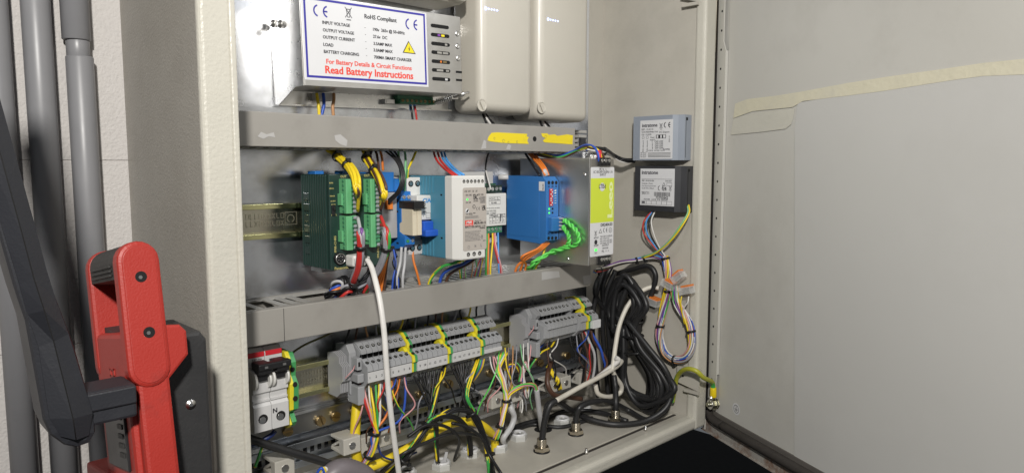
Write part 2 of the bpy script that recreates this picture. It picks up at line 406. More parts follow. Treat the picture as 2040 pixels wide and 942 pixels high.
# galvanised mounting plate
part('mounting_plate', GALV, cab, lambda bm: box(bm, .2475, .832, 0, .003, 1.162, CZ1-.03, .0006))
for zz in (1.5085,):
    part('plate_clip', STEEL, cab, lambda bm: (box(bm, .826, .850, -.006, .0, zz-.008, zz+.010, .0008), box(bm, .838, .846, -.014, -.006, zz-.004, zz+.006, .001)))
# folded brackets on the right wall
for (a, b, c_, d_) in ((1350, 1394, 733, 778), (1362, 1392, -14, 11)):
    p0 = PX(a, (c_+d_)/2, XR-.006); p1 = PX(b, (c_+d_)/2, XR-.006); zt = PX((a+b)/2, c_, XR-.006).z; zb = PX((a+b)/2, d_, XR-.006).z
    br = part('bracket', PAINT_IN, cab, lambda bm: (prism(bm, [(-p1.y, zb+.003), (-p0.y-.004, zb+.011), (-p0.y, zb+.017), (-p0.y, zt), (-p1.y, zt)], (XR-.007, 0, 0), (0, -1, 0), (0, 0, 1), (-1, 0, 0), -.0012, .0012), box(bm, XR-.008, XR, p1.y, p0.y+.0, zt-.002, zt+.0002), box(bm, XR-.010, XR-.006, p1.y-.001, p1.y+.024, zb-.0015, zb+.003)))
    part('bracket_hole', HOLE, cab, lambda bm: lathe(bm, (XR-.0083, (p0.y*.72+p1.y*.28), (zt*.62+zb*.38)), (-1, 0, 0), [(0, .0016), (.0003, .0016)], 12))
# hinge tube and rods in the gap
part('hinge_channel', mat('hinge_dark', (.10, .095, .085), .5, .6, var=.4, scale=120), cab, lambda bm: box(bm, CX1-.001, CX1+.013, CYF+.012, CYF+.02, CZ0+.02, CZ1, .001))
for za, zb in ((PY(1420, 118, CYF).z, CZ1-.01), (1.125, PY(1416, 720, CYF).z)):
    part('hinge_pin', NICKEL if za > 1.5 else BLACK, cab, lambda bm: lathe(bm, (CX1+.006, CYF+.006, za), (0, 0, 1), [(0, .0012), (.010, .0020), (.012, .0032), (zb-za, .0032)], 12))
# ---------------------------------------------------------------- door
A_ = math.radians(25.5); HX, HY = .94, -.155
tv = V((-math.sin(A_), -math.cos(A_), 0)); nv = V((-math.cos(A_), math.sin(A_), 0))
DM = Matrix((( tv.x, nv.x, 0, HX), (tv.y, nv.y, 0, HY), (0, 0, 1, 0), (0, 0, 0, 1)))   # local (t, n, z)
DZ0, DZ1 = 1.099, 1.93
def dbox(bm, t0, t1, n0, n1, z0, z1, bev=0): box(bm, t0, t1, n0, n1, z0, z1, bev, 2, DM)
bm = bmesh.new(); dbox(bm, -.012, .70, -.0225, -.0005, DZ0+.002, DZ1, .0)
door = obj('door', bm, DOORM, cab, label='open door leaf seen from its inner face, taped sheet on it')
bm = bmesh.new(); dbox(bm, .017, .66, -.001, .0008, 1.1335, DZ1-.04, .0004); obj('inner_panel', bm, DOORM, door)
bm = bmesh.new(); dbox(bm, -.022, .70, -.0235, .0035, DZ0, DZ0+.0016); dbox(bm, -.020, .70, -.0005, .0016, DZ0+.0016, DZ0+.0175); obj('bottom_flange', bm, RUST, door, label='rusty bottom edge of the door')
bm = bmesh.new(); dbox(bm, -.0145, -.0125, -.0235, .003, DZ0+.002, DZ1, .0004); obj('hinge_flange', bm, DOORM, door)
gp = [DM @ V((.655, .004, 1.1235)), DM @ V((.10, .004, 1.1235)), DM @ V((.03, .004, 1.1235)), DM @ V((.004, .003, 1.126)), DM @ V((-.006, .001, 1.136)), DM @ V((-.0095, -.003, 1.16)), DM @ V((-.0095, -.003, 1.4)), DM @ V((-.0095, -.003, 1.9))]
part('gasket', FOAM, door, lambda bm: tube(bm, catmull(gp, 6), .0066, 10))
bm = bmesh.new(); dbox(bm, .006, .66, -.0005, .0022, 1.1135, 1.1365, .001); obj('gasket_bed', bm, mat('gasket_bed', (.11, .10, .09), .6, var=.2), door)
# perforated stiffening strip beside the hinge
st0, st1 = -.0030, .0165
def strip(bm):
    za, zb = 1.1475, CZ1-.04
    z_hi = Print(DM @ V((0, .004, 0)), tv).uv(1446, 90)[1]; z_lo = Print(DM @ V((0, .004, 0)), tv).uv(1440, 765)[1]
    def sheet(pts): prism(bm, pts, DM @ V((0, .0035, 0)), tv, (0, 0, 1), nv, 0, .0016)
    sheet([(st0, z_lo+.01), (st1, z_lo+.01), (st1, z_hi-.008), (st0, z_hi-.008)])
    sheet([(st0, za), (st1-.002, za), (st1-.002, z_lo-.006), (st1, z_lo+.01), (st0, z_lo+.01)])
    sheet([(st0, z_hi-.008), (st1, z_hi-.008), (st1-.006, z_hi+.006), (st1-.006, zb), (st0, zb)])
    dbox(bm, st1-.0016, st1, .0005, .0035, z_lo+.01, z_hi-.008)
part('perforated_strip', mat('strip_paint', (.50, .49, .45), .4, var=.04), door, strip)
pr = Print(DM @ V((0, .0051, 0)), tv)
hb = None
zh = 1.158
while zh < 1.86:
    part('strip_hole', HOLE, door, lambda bm: lathe(bm, DM @ V(((st0+st1)/2-.001, .005, zh)), nv, [(0, .0017), (.0003, .0017)], 10)); zh += .0265
# earth stud, sticker
es = DM @ V((.0135, .005, 1.1495))
est = part('earth_stud', mat('dull_zinc', (.40, .39, .30), .38, 1., var=.2), door, lambda bm: (lathe(bm, es-nv*.006, nv, [(0, .0078), (.002, .0078), (.002, .0066), (.0075, .0066)], 6), lathe(bm, es, nv, [(0, .0085), (.0014, .0085)], 20), lathe(bm, es+nv*.0014, nv, [(0, .0066), (.005, .0066), (.0056, .0055)], 6), lathe(bm, es+nv*.0014, nv, [(0, .0036), (.0105, .0036), (.0112, .003)], 12)), label='zinc earth bolt with nut at the door corner')
pr = Print(DM @ V((0, .0008, 0)), tv); u, v = pr.uv(1467, 814)
pr.disc(LABW, u, v, .0086, .0003, 24); pr.arc(INK, u, v, .0056, .0007, 0, 360, .0005, 22)
pr.rect(INK, u-.0004, v, u+.0004, v+.0042, .0005); pr.rect(INK, u-.0036, v-.0006, u+.0036, v+.0001, .0005); pr.rect(INK, u-.0024, v-.0020, u+.0024, v-.0014, .0005); pr.rect(INK, u-.0013, v-.0033, u+.0013, v-.0027, .0005)
pr.done(door, 'earth_sticker')
# taped-on sheet and masking tape (things stuck to the door)
def on_door(name, m, pts, h0, h1, label, cat, group=None):
    q = Print(DM @ V((0, .0008, 0)), tv); b = bmesh.new()
    prism(b, [q.uv(*p) for p in pts], q.O, q.R, q.U, q.N, h0, h1); return obj(name, b, m, None, label, cat, group)
on_door('paper_sheet', PAPER, [(1583, 1060), (1584, 260), (1590, 205), (1700, 187), (1850, 160), (2040, 146), (2200, 128), (2200, 1400), (1900, 1240)], .0004, .0008, 'large smooth pale sheet stuck inside the cabinet door under the long tape', 'sheet')
on_door('masking_tape', TAPE, [(1466, 207), (1490, 198), (1548, 191), (1592, 184), (1690, 166), (1778, 152), (1880, 138), (1960, 126), (2040, 118), (2120, 106), (2120, 138), (2040, 149), (1960, 152), (1900, 160), (1836, 170), (1760, 182), (1690, 191), (1600, 202), (1580, 214), (1500, 222), (1462, 236)], .0008, .0011, 'long sloping strip of cream masking tape across the cabinet door', 'tape', 'masking tape on the door')
on_door('masking_tape', TAPEF, [(1462, 238), (1500, 225), (1579, 216), (1584, 216), (1581, 236), (1577, 248), (1566, 257), (1520, 263), (1457, 269)], .0008, .00105, 'faint torn patch of masking tape below the long sloping strip', 'tape', 'masking tape on the door')
# ================================================================ DUCTS
DY = -.07
def duct(label, z0, z1, x1, slats, holes=(), group='grey cable ducts'):
    t = thing('cable_duct', label, 'cable duct', ((.25+x1)/2, -.035, z0), group)
    part('duct_base', DUCT, t, lambda bm: box(bm, .2485, x1, -.0022, -.0002, z0+.001, z1-.001))
    part('duct_cover', DUCT, t, lambda bm: (box(bm, .2485, x1, DY, DY+.0016, z0, z1, .0007), box(bm, .2485, x1, DY+.001, DY+.010, z1-.0018, z1+.0002, .0006), box(bm, .2485, x1, DY+.001, DY+.010, z0, z0+.0018, .0006)))
    for zz, nm in ((z1, 'u'), (z0+.0016, 'l')):
        part('rear_rail', DUCTL, t, lambda bm: box(bm, .2485, x1, -.010, -.002, zz-.0032, zz-.0016))
        sh = None; k = 0; x = .252
        while x < x1-.009:
            if not (nm == 'u' and any(a < x+.0045 < b for a, b in holes)):
                if sh is None:
                    sh = part('slat', DUCTL, t, lambda bm: box(bm, x, x+.0074, DY+.008, -.009, zz-.0033, zz-.0017, .0004)); x_0 = x
                else:
                    c = sh.copy(); COL.objects.link(c); c.parent = t; c.location = sh.location+V((x-x_0, 0, 0))
            x += .0125
    return t
du1 = duct('grey upper cable duct with worn yellow stickers under the power supply', 1.5164, 1.5475, .722, True, ((.335, .36), (.385, .41), (.42, .46), (.5, .53), (.57, .60), (.64, .70)))
du2 = duct('grey lower cable duct with open slots beneath the controllers', 1.3342, 1.3665, .757, True, ((.270, .282), (.298, .310), (.352, .385)))
# seam on lower duct cover, hole on upper
pbox('cover_joint', HOLE, du2, (PY(566, 650, DY).x-.0002, PY(566, 650, DY).x+.0002, DY-.0002, DY, 1.3344, 1.3655))
p = PY(1065, 277, DY)
part('cover_hole', HOLE, du1, lambda bm: lathe(bm, (p.x, DY+.0003, p.z), (0, -1, 0), [(0, .0032), (.0006, .0032)], 16))
pbox('end_cap', mat('end_grey', (.22, .21, .19), .5), du1, (.722, .7226, DY+.002, -.003, 1.517, 1.5465))
pbox('end_cap', mat('end_grey', (.22, .21, .19), .5), du2, (.757, .7576, DY+.002, -.003, 1.335, 1.366))
def on_duct(name, m, pts, label, cat, h=.0004, group=None):
    q = Print((0, DY, 0), (1, 0, 0)); b = bmesh.new(); prism(b, [q.uv(*p) for p in pts], q.O, q.R, q.U, q.N, .00005, h); return obj(name, b, m, None, label, cat, group)
a = on_duct('yellow_sticker', YTAPE, [(973, 273), (979, 265), (990, 264), (1050, 267), (1049, 272), (1053, 274), (1050, 280), (1053, 287), (1000, 285), (977, 282), (971, 280)], 'torn yellow sticker on upper duct left of the round hole', 'sticker', group='yellow stickers on the upper duct')
b = on_duct('yellow_sticker', YTAPE, [(1078, 266), (1090, 266), (1093, 269), (1105, 268), (1110, 271), (1130, 268), (1141, 270), (1140, 288), (1085, 284), (1081, 281), (1086, 276), (1080, 272)], 'torn yellow sticker at the end of the upper duct', 'sticker', group='yellow stickers on the upper duct')
q = Print((0, DY-.0005, 0), (1, 0, 0))
for i, (px_, py_) in enumerate(((985, 276), (1003, 281), (1013, 284), (1087, 273), (1030, 283))):
    u, v = q.uv(px_, py_); q.arc(INKG, u, v, .0012+.0006*(i % 2), .0003, 0, 320, .0001)
q.done(a, 'scribble')
for pts in ([(513, 272), (520, 263), (531, 268), (545, 264), (548, 274), (535, 272), (524, 277)], [(666, 270), (678, 268), (692, 280), (690, 292), (678, 288), (668, 280)], [(958, 297), (964, 279), (968, 282), (968, 296)], [(1008, 298), (1012, 287), (1018, 290), (1016, 299)]):
    q = Print((0, DY, 0), (1, 0, 0))
    part('glue_residue', SCRAPE, du1, lambda bm: prism(bm, [q.uv(*p) for p in pts], q.O, q.R, q.U, q.N, .00005, .0003))
for pts in ([(1079, 542), (1098, 540), (1113, 540), (1115, 552), (1096, 555), (1079, 558)], [(1161, 550), (1177, 547), (1178, 564), (1163, 566)]):
    q = Print((0, DY, 0), (1, 0, 0))
    part('glue_residue', SCRAPE, du2, lambda bm: prism(bm, [q.uv(*p) for p in pts], q.O, q.R, q.U, q.N, .00005, .0003))
# ================================================================ DIN RAILS
def rail(name, label, z, x0, x1, m, me, y0=-.0005, h=.0085, w_=.035, slots=False):
    t = thing(name, label, 'rail', ((x0+x1)/2, y0, z-w_/2), 'mounting rails')
    hw = w_/2
    part('rail_web', m, t, lambda bm: box(bm, x0, x1, y0-.0014, y0, z-hw+.0045, z+hw-.0045))
    for sg in (1, -1):
        part('rail_edge', me, t, lambda bm: (box(bm, x0, x1, y0-h, y0-.0001, z+sg*(hw-.0045)-.0006, z+sg*(hw-.0045)+.0006), box(bm, x0, x1, y0-h-.001, y0-h, min(z+sg*(hw-.0051), z+sg*hw), max(z+sg*(hw-.0051), z+sg*hw), .0003)))
    return t
ZM = 1.4432
r1 = rail('din_rail', 'zinc rail carrying the controllers between the two ducts', ZM, .2485, .74, ZINC, ZINCG)
r2 = rail('din_rail', 'yellowish zinc rail carrying the grey terminal blocks', 1.2725, .2485, .80, ZINC, ZINCG, y0=-.003)
# embossed maker stamps
q = Print((0, -.0019, 0), (1, 0, 0))
u0, v0 = q.uv(490, 455); u1, v1 = q.uv(592, 430)
EMB = mat('embossed_zinc', (.60, .57, .45), .26, .8, var=.1)
for rr in range(2):
    x = u0
    rnd = random.Random(rr)
    while x < u0+(u1-u0)*.72:
        k = rnd.random(); z_ = v0+.0008+rr*.0075
        if k < .4: q.frame(EMB, x, z_, x+.0035, z_+.0055, .0006, .0005)
        elif k < .7: q.line(EMB, (x, z_), (x+.003, z_+.0055), .0007, .0005); q.line(EMB, (x+.003, z_), (x, z_+.0055), .0007, .0005)
        else: q.rect(EMB, x, z_, x+.0007, z_+.0055, .0005); q.rect(EMB, x, z_, x+.003, z_+.0007, .0005)
        x += .0046
q.frame(EMB, u1-.014, v0+.001, u1-.0005, v0+.0145, .0006, .0005); q.arc(EMB, u1-.0075, v0+.0075, .0038, .0008, -70, 250, .0005)
q.done(r1, 'embossed_stamp')
q = Print((0, -.0044, 0), (1, 0, 0)); u0, v0 = q.uv(600, 768); u1, v1 = q.uv(664, 738)
for rr in range(2):
    x = u0; rnd = random.Random(9+rr)
    while x < u1-.003:
        z_ = v0+.001+rr*.0075
        q.rect(EMB, x, z_, x+.0008, z_+.0058, .0005)
        if rnd.random() < .6: q.rect(EMB, x, z_+rnd.choice((0, .0026, .0052)), x+.0026, z_+rnd.choice((0, .0026, .0052))+.0008, .0005) if False else q.rect(EMB, x, z_+.0026, x+.0026, z_+.0034, .0005)
        x += .0033
q.done(r2, 'embossed_stamp')
# earth bar with slotted screws
eb = thing('earth_bar', 'dark steel earth bar with brass slotted screws below the terminal rail', 'earth bar', (.5, 0, 1.213))
part('bar', RAILD, eb, lambda bm: (box(bm, .255, .80, -.006, -.0002, 1.214, 1.2365, .0008), box(bm, .255, .80, -.011, -.006, 1.2358, 1.2372)))
for i, (a_, b_) in enumerate(((637, 837), (667, 828), (705, 818), (740, 810), (572, 857), (790, 797), (837, 785), (865, 773), (893, 764), (1012, 737), (1075, 722), (1128, 708), (975, 742))):
    p = PY(a_, b_, -.006); part('screw', BRASS, eb, lambda bm: slotted(bm, (p.x, -.0058, min(max(p.z, 1.2195), 1.230)), (0, -1, 0), .0056, .0042, .3+1.1*i))
# slotted clamp rail
cr = thing('clamp_rail', 'slotted steel rail holding the grey cable clamps', 'rail', (.5, 0, 1.178), 'mounting rails')
part('rail_web', RAILD, cr, lambda bm: box(bm, .255, .81, -.007, -.0055, 1.189, 1.203))
for sg, zz in ((1, 1.206), (-1, 1.186)):
    part('rail_edge', mat('zinc_blue', (.50, .54, .60), .3, 1., var=.1), cr, lambda bm: (box(bm, .255, .81, -.017, -.005, zz-.0007+sg*(-.003), zz+.0007+sg*(-.003)), box(bm, .255, .81, -.018, -.0168, zz-.0036, zz+.0036, .0003)))
x = .262; sh = None
while x < .80:
    if sh is None:
        sh = part('slot', HOLE, cr, lambda bm: box(bm, x, x+.0045, -.0073, -.0069, 1.1915, 1.1995)); x_0 = x
    else: c = sh.copy(); COL.objects.link(c); c.parent = cr; c.location = sh.location+V((x-x_0, 0, 0))
    x += .0085
part('rail_support', RAILD, cr, lambda bm: (box(bm, .255, .81, -.006, -.0002, 1.170, 1.184, .0006), box(bm, .3, .33, -.0055, -.0002, 1.184, 1.206)))
# ================================================================ POWER SUPPLY (top)
PXL, PYF = .3383, -.0626
psu = thing('power_supply', 'silver boxed battery power supply with big white printed label above the upper duct', 'power supply', (.44, -.03, 1.563))
TT = math.radians(1.45); _c = PY(852, 174, PYF)
TM = Matrix.Translation(_c) @ Matrix.Rotation(-TT, 4, 'Y') @ Matrix.Translation(-_c)
def ppart(name, m, parent, fn, **k):
    bm = bmesh.new(); fn(bm); bm.transform(TM); return obj(name, bm, m, parent, **k)
PR = (math.cos(TT), 0, math.sin(TT)); PU = (-math.sin(TT), 0, math.cos(TT))
zb = 1.5785; zt = PY(730, 0, PYF).z+.03
xr_ = PY(920, 100, PYF).x
ztr = PY(920, 37, PYF).z
ppart('rear_tray', STEEL, psu, lambda bm: (box(bm, PXL, .562, -.003, -.0005, 1.563, ztr+.004), box(bm, PXL, .562, -.010, -.003, 1.563, 1.5645)))
# left cheek with slanted lower corner
ppart('side_cheek', STEEL, psu, lambda bm: prism(bm, [(0.0005, 1.563), (.010, 1.5635), (.046, zb), (-PYF-.0005, zb), (-PYF-.0005, ztr), (0.0005, ztr)], (PXL, 0, 0), (0, -1, 0), (0, 0, 1), (-1, 0, 0), -.0012, .0), label='mirror-bright side cheek')
ppart('cover', ALU, psu, lambda bm: (box(bm, PXL+.0013, xr_, PYF, PYF+.0014, zb, ztr, .0004), box(bm, PXL+.0013, xr_, PYF+.0014, -.004, zb, zb+.0012), box(bm, PXL+.0013, xr_, PYF+.0014, -.004, ztr-.0012, ztr), box(bm, xr_-.0012, xr_, PYF+.0014, -.004, zb+.0012, ztr-.0012)))
for px_, py_ in ((547, 40), (561, 41)):
    p = PX(px_, py_, PXL-.0012); ppart('screw', STEEL, psu, lambda bm: (lathe(bm, (PXL-.0011, p.y, p.z), (-1, 0, 0), [(0, .0042), (.0008, .0042), (.0008, .003), (.0028, .0028), (.0032, .0016)], 14)))
q = Print(V((_c.x, PYF, _c.z)), PR, PU)
lb0 = q.uv(601.5, 0); lbr = q.uv(852, 100); lbb = q.uv(730, 166.5); lbt = q.uv(848, 27)
u0 = q.uv(604, 100)[0]; u1 = q.uv(851, 100)[0]; v0 = q.uv(852, 174)[1]; v1 = q.uv(848, 27)[1]
lab = part('rating_label', LABW, psu, lambda bm: prism(bm, [(u0, v0), (u1, v0), (u1, v1), (u0, v1)], q.O, q.R, q.U, q.N, .0001, .0004))
q = Print(V((_c.x, PYF-.0004, _c.z)), PR, PU)
q.frame(INKB, u0+.0022, v0+.0024, u1-.0022, v1-.0012, .0021, .0002)
HH = .0002
for st, a, b in (('INPUT VOLTAGE', (642, 48), (697, 54)), ('OUTPUT VOLTAGE', (643, 63), (705, 69)), ('OUTPUT CURRENT', (643, 77), (707, 84)), ('LOAD', (644, 92), (664, 94)), ('BATTERY CHARGING', (645, 106), (715, 114)),
        ('RoHS Compliant', (726, 37), (790, 45)), ('190v  265v @ 50-60Hz', (743, 62), (806, 69)), ('27.6v  DC', (743, 76), (771, 78.5)), ('3.5AMP MAX', (744, 90), (781, 94)), ('3.0AMP MAX', (744, 103), (782, 107)), ('700MA SMART CHARGER', (745, 117), (820, 124))):
    q.fit(INK, st, a, b, HH, hs=1.05, bold=.00016)
for i in range(5):
    u, v = q.uv(726+i*.8, 56+i*14); q.rect(INK, u, v, u+.0012, v+.0004, HH)
q.fit(INKR, 'For Battery Details & Circuit Functions', (650, 127), (820, 142), HH, bold=.00012)
q.fit(INKR, 'Read Battery Instructions', (648, 146), (823, 161), HH, bold=.0003)
for a, b in (((623, 8), (623, 33)), ((807, 36), (807, 59))):
    ua, va = q.uv(*a); ub, vb = q.uv(*b); hgt = va-vb
    q.ce(INKB, ua, vb, hgt, HH)
u, v = q.uv(688, 40.5); q.bin(INKG, u, v, .0125, HH)
tri = [q.uv(802, 105.5), q.uv(828, 108.5), q.uv(813.5, 82)]
q.poly(INK, tri, HH); cx_ = sum(t[0] for t in tri)/3; cz_ = sum(t[1] for t in tri)/3
q.poly(YEL, [(cx_+(a-cx_)*.82, cz_+(b-cz_)*.82) for a, b in tri], HH*2)
q.poly(INK, [(cx_+.0008, cz_+.0034), (cx_-.0012, cz_-.0002), (cx_, cz_), (cx_-.0006, cz_-.0032), (cx_+.0013, cz_+.0006), (cx_+.0002, cz_+.0005)], HH*3)
q.done(lab, 'print')
# ventilation slots: dark recess with components inside
q = Print(V((_c.x, PYF, _c.z)), PR, PU)
for i, (a, b) in enumerate((((858, 51), (894, 56)), ((858.5, 69), (895, 74)), ((859, 86.5), (896, 91)), ((859.5, 104), (896, 108)), ((860, 122), (896.5, 125.5)), ((860.5, 139.5), (897, 143)), ((861, 157), (897, 160)))):
    ua, va = q.uv(*a); ub, vb = q.uv(*b); r_ = .0019
    sl = part('vent_slot', HOLE, psu, lambda bm: prism(bm, [(ua+r_+r_*math.cos(t), va+r_*math.sin(t)) for t in [math.radians(90+180*k/6) for k in range(7)]]+[(ub-r_+r_*math.cos(t), va+r_*math.sin(t)) for t in [math.radians(-90+180*k/6) for k in range(7)]], q.O, q.R, q.U, q.N, .00005, .0003))
    for k, (m_, f0, f1) in enumerate({1: ((MAG, .35, .5), (YEL, .55, .72)), 2: ((STEEL, .72, .85),), 3: ((STEEL, .3, .55), (ALU, .6, .9)), 4: ((ORANGE, .45, .53), (BRASS, .6, .8)), 5: ((STEEL, .25, .6), (ALU, .75, .92)), 6: ((WHITE2, .7, .84),)}.get(i, ())):
        part('component', m_, sl, lambda bm: prism(bm, [(ua+(ub-ua)*f0, va-.0011), (ua+(ub-ua)*f1, va-.0011), (ua+(ub-ua)*f1, va+.0011), (ua+(ub-ua)*f0, va+.0011)], q.O, q.R, q.U, q.N, .0003, .0005))
for px_, py_ in ((913, 70), (913.5, 95), (914, 119)):
    p = PY(px_, py_, PYF); ppart('rivet', STEEL, psu, lambda bm: lathe(bm, (p.x, PYF, p.z), (0, -1, 0), [(0, .0032), (.0006, .003), (.001, .0016), (.0006, .001)], 14))
for py_ in (146, 162):
    p = PY(913, py_, PYF); ppart('edge_notch', HOLE, psu, lambda bm: box(bm, p.x-.003, xr_+.0002, PYF-.0003, PYF+.004, p.z-.0012, p.z+.0012))
# mains connector, green output terminals, spring clip on the tray
p = PY(634, 187, -.018); p2 = PY(667, 190, -.018)
mc = ppart('mains_connector', WHITE, psu, lambda bm: (box(bm, p.x, p.x+(p2.x-p.x)*.33, -.018, -.003, p.z-.0035, p.z+.0045, .0008), box(bm, p.x+(p2.x-p.x)*.36, p2.x, -.018, -.003, p.z-.0038, p.z+.0038, .0008)))
p = PY(797, 199, -.016); p2 = PY(868, 204, -.016)
gt = ppart('output_terminal', PLUGD, psu, lambda bm: (box(bm, p.x, p2.x, -.016, -.003, p.z-.004, p.z+.001, .0005), box(bm, p.x, p2.x, -.011, -.003, p.z+.001, p.z+.007, .0005)))
for i in range(8):
    xx = p.x+(p2.x-p.x)*(i+.5)/8; ppart('screw', BRASS, gt, lambda bm: slotted(bm, (xx, -.0158, p.z-.0008), (0, -1, .3), .0017, .0012, i))
p = PY(768, 206, -.012); ppart('fuse_clip', ALU, psu, lambda bm: (box(bm, p.x, p.x+.014, -.010, -.003, p.z, p.z+.0055, .0005), box(bm, p.x+.002, p.x+.012, -.0105, -.0098, p.z+.001, p.z+.0045)))
a = PY(868, 206, -.022); b = PY(900, 197, -.034)
def spring(bm):
    P = []; ax = (b-a); u, v, t = frame(ax)
    for i in range(100): s = i/99; an = s*2*math.pi*9; P.append(a+ax*s+u*.0034*math.cos(an)+v*.0034*math.sin(an))
    tube(bm, P, .0006, 5)
ppart('spring', STEEL, psu, spring)
ppart('spring_pin', STEEL, psu, lambda bm: lathe(bm, a-(b-a)*.1, b-a, [(0, .0016), (.030, .0016), (.030, .0028), (.036, .0028), (.037, .0016), (.043, .0014)], 10))
ppart('spring_bracket', ALU, psu, lambda bm: box(bm, b.x-.002, b.x+.008, -.036, -.030, b.z-.002, zb+.002))
# ================================================================ CREAM MODULES
def rounded(bm, x0, x1, yf, z0, z1, r):
    box(bm, x0, x1, yf, -.0005, z0, z1, r, 5)
    for f in bm.faces: f.smooth = True
def cream(x0, x1, z0, z1, yf, label, leds, scr):
    t = thing('battery_module', label, 'battery module', ((x0+x1)/2, yf/2, z0), 'cream plastic modules')
    part('housing', CREAM, t, lambda bm: rounded(bm, x0, x1, yf, z0, z1, .011))
    for i, (a, b) in enumerate(leds):
        p = PY(a, b, yf); part('indicator_light', LED, t, lambda bm: lathe(bm, (p.x, yf+.0002, p.z), (0, -1, 0), [(0, .0019 if i == 0 else .0011), (.0006, .0017 if i == 0 else .0009)], 10))
    if scr:
        p = PY(*scr, yf)
        rc = part('screw_recess', CREAM, t, lambda bm: lathe(bm, (p.x, yf+.0008, p.z), (0, -1, 0), [(0, .0074), (.0016, .0074), (.0019, .0068), (.0006, .0063)], 24, cap1=True))
        part('screw', CREAM, rc, lambda bm: prism(bm, [(-.0016, -.0056), (.0016, -.0056), (.0022, .0), (.0016, .0056), (-.0016, .0056)], (p.x, yf-.0012, p.z), V((.87, 0, .5)), V((-.5, 0, .87)), (0, -1, 0), 0, .0006))
    return t
BY = -.056
l1 = [(968+i*5.6, 17.5+i*1.0) for i in range(5)]; l2 = [(1092+i*4.8, 39+i*1.0) for i in range(5)]
cream(.569, .6585, 1.5625, 1.83, BY, 'cream battery module with lit dots beside the silver power supply', l1, (960, 210))
cream(.6675, .767, 1.5575, 1.83, BY, 'cream battery module with lit dots nearest the bare cabinet side wall', l2, (1079, 215))
t3 = thing('battery_module', 'cream plastic module mounted above the silver power supply', 'battery module', (.45, -.03, 1.668), 'cream plastic modules')
zc = PY(905, 8, -.05).z
part('housing', CREAM, t3, lambda bm: rounded(bm, .352, PY(925, 5, -.05).x, -.055, zc, 1.84, .008))
part('lid_step', CREAM, t3, lambda bm: rounded(bm, PY(890, 5, -.055).x, PY(925, 5, -.055).x+.001, -.060, zc+.002, 1.84, .004))
# ================================================================ PLC + EXPANSION
XP0, XP1, XP2 = .3600, .3915, .4225; YP = -.066; ZP0, ZP1 = 1.3955, 1.4905
def plc(x0, x1, label, name, ribs):
    t = thing(name, label, 'controller', ((x0+x1)/2, -.035, ZP0), 'dark green rail controllers')
    part('case', PLCG, t, lambda bm: (box(bm, x0+.0006, x1-.0003, YP, -.010, ZP0, ZP1, .0008)))
    if ribs:
        for i in range(11):
            y_ = -.012-i*.0047; part('rib', PLCG, t, lambda bm: box(bm, x0-.0010, x0+.0008, y_-.0026, y_, ZP0+.001, ZP1-.001, .0004))
        part('side_lettering', PLCG, t, lambda bm: [box(bm, x0-.0018, x0-.0008, -.030, -.018, z_, z_+.0075, .0005) for z_ in (1.409, 1.420, 1.431, 1.442, 1.453, 1.464)])
    part('top_latch', BLUER, t, lambda bm: box(bm, x0+.006, x0+.016, -.030, -.014, ZP1-.001, ZP1+.0032, .0006))
    part('foot_latch', mat('clear_foot', (.5, .5, .5), .3), t, lambda bm: box(bm, x0+.008, x0+.024, -.035, -.012, ZP0-.006, ZP0+.001, .0006))
    return t
plc1 = plc(XP0, XP1, 'dark green ribbed controller with green plugs and round port', 'controller', True)
plc2 = plc(XP1, XP2, 'dark green expansion controller beside the relay, red and green wires', 'controller', False)
def plug(t, pxl, pxr, py0, py1, ends):
    YB, YQ = YP, -.0795
    a = PY(pxl, (py0+py1)/2, YB); b = PY(pxr, (py0+py1)/2, YQ); z1 = PY((pxl+pxr)/2, py0, YQ).z; z0 = PY((pxl+pxr)/2, py1, YQ).z
    w_ = b.x-a.x; n = 8 if py1-py0 > 60 else 7
    pl = part('terminal_plug', PLUGG, t, lambda bm: (prism(bm, [(a.x, -YB), (a.x, -YQ-.001), (a.x+.001, -YQ), (b.x-.0004, -YQ), (b.x, -YQ-.0006), (b.x, -YB)], (0, 0, 0), (1, 0, 0), (0, -1, 0), (0, 0, 1), z0, z1, .0003),
        box(bm, b.x-.0002, b.x+.0075, -.0745, YB, z0, z1), box(bm, a.x-.0022, a.x+.001, -.0735, YB, z1-.026, z1-.0145, .0004)))
    P = []
    for i in range(n):
        z_ = z1-(z1-z0)*(i+.5)/n; h_ = (z1-z0)/n
        part('plug_screw', PLUGD, pl, lambda bm: lathe(bm, (a.x+.0001, (YB+YQ)/2-.001, z_), (-1, 0, 0), [(0, h_*.36), (.0006, h_*.36), (.0002, h_*.24)], 10))
        part('wire_entry', PLUGD, pl, lambda bm: prism(bm, [(0, 0), (.0062, .001), (.0062, .0024), (0, .0034)], (b.x+.0002, -.0744, z_-.0017), (1, 0, 0), (0, 0, 1), (0, -1, 0), 0, .003))
        e = V((b.x+.0036, -.0765, z_))
        if ends[i % len(ends)]:
            part('ferrule', wc['grey'], pl, lambda bm: lathe(bm, e, (.75, -1, 0), [(0, .0017), (.0042, .0017), (.0046, .0012)], 8))
        P.append(e+V((.75, -1, 0)).normalized()*.0040)
    return P
E1 = plug(plc1, 676, 701, 357, 426, [1]); E2 = plug(plc1, 677, 703, 431, 499, [1, 0, 1, 1, 1, 0, 1, 1])
E3 = plug(plc2, 724.5, 747, 357, 424, [1]); E4 = plug(plc2, 725.5, 749, 428, 493, [1, 1, 1, 1, 1, 0, 0, 1])
q = Print((0, YP-.0001, 0), (1, 0, 0))
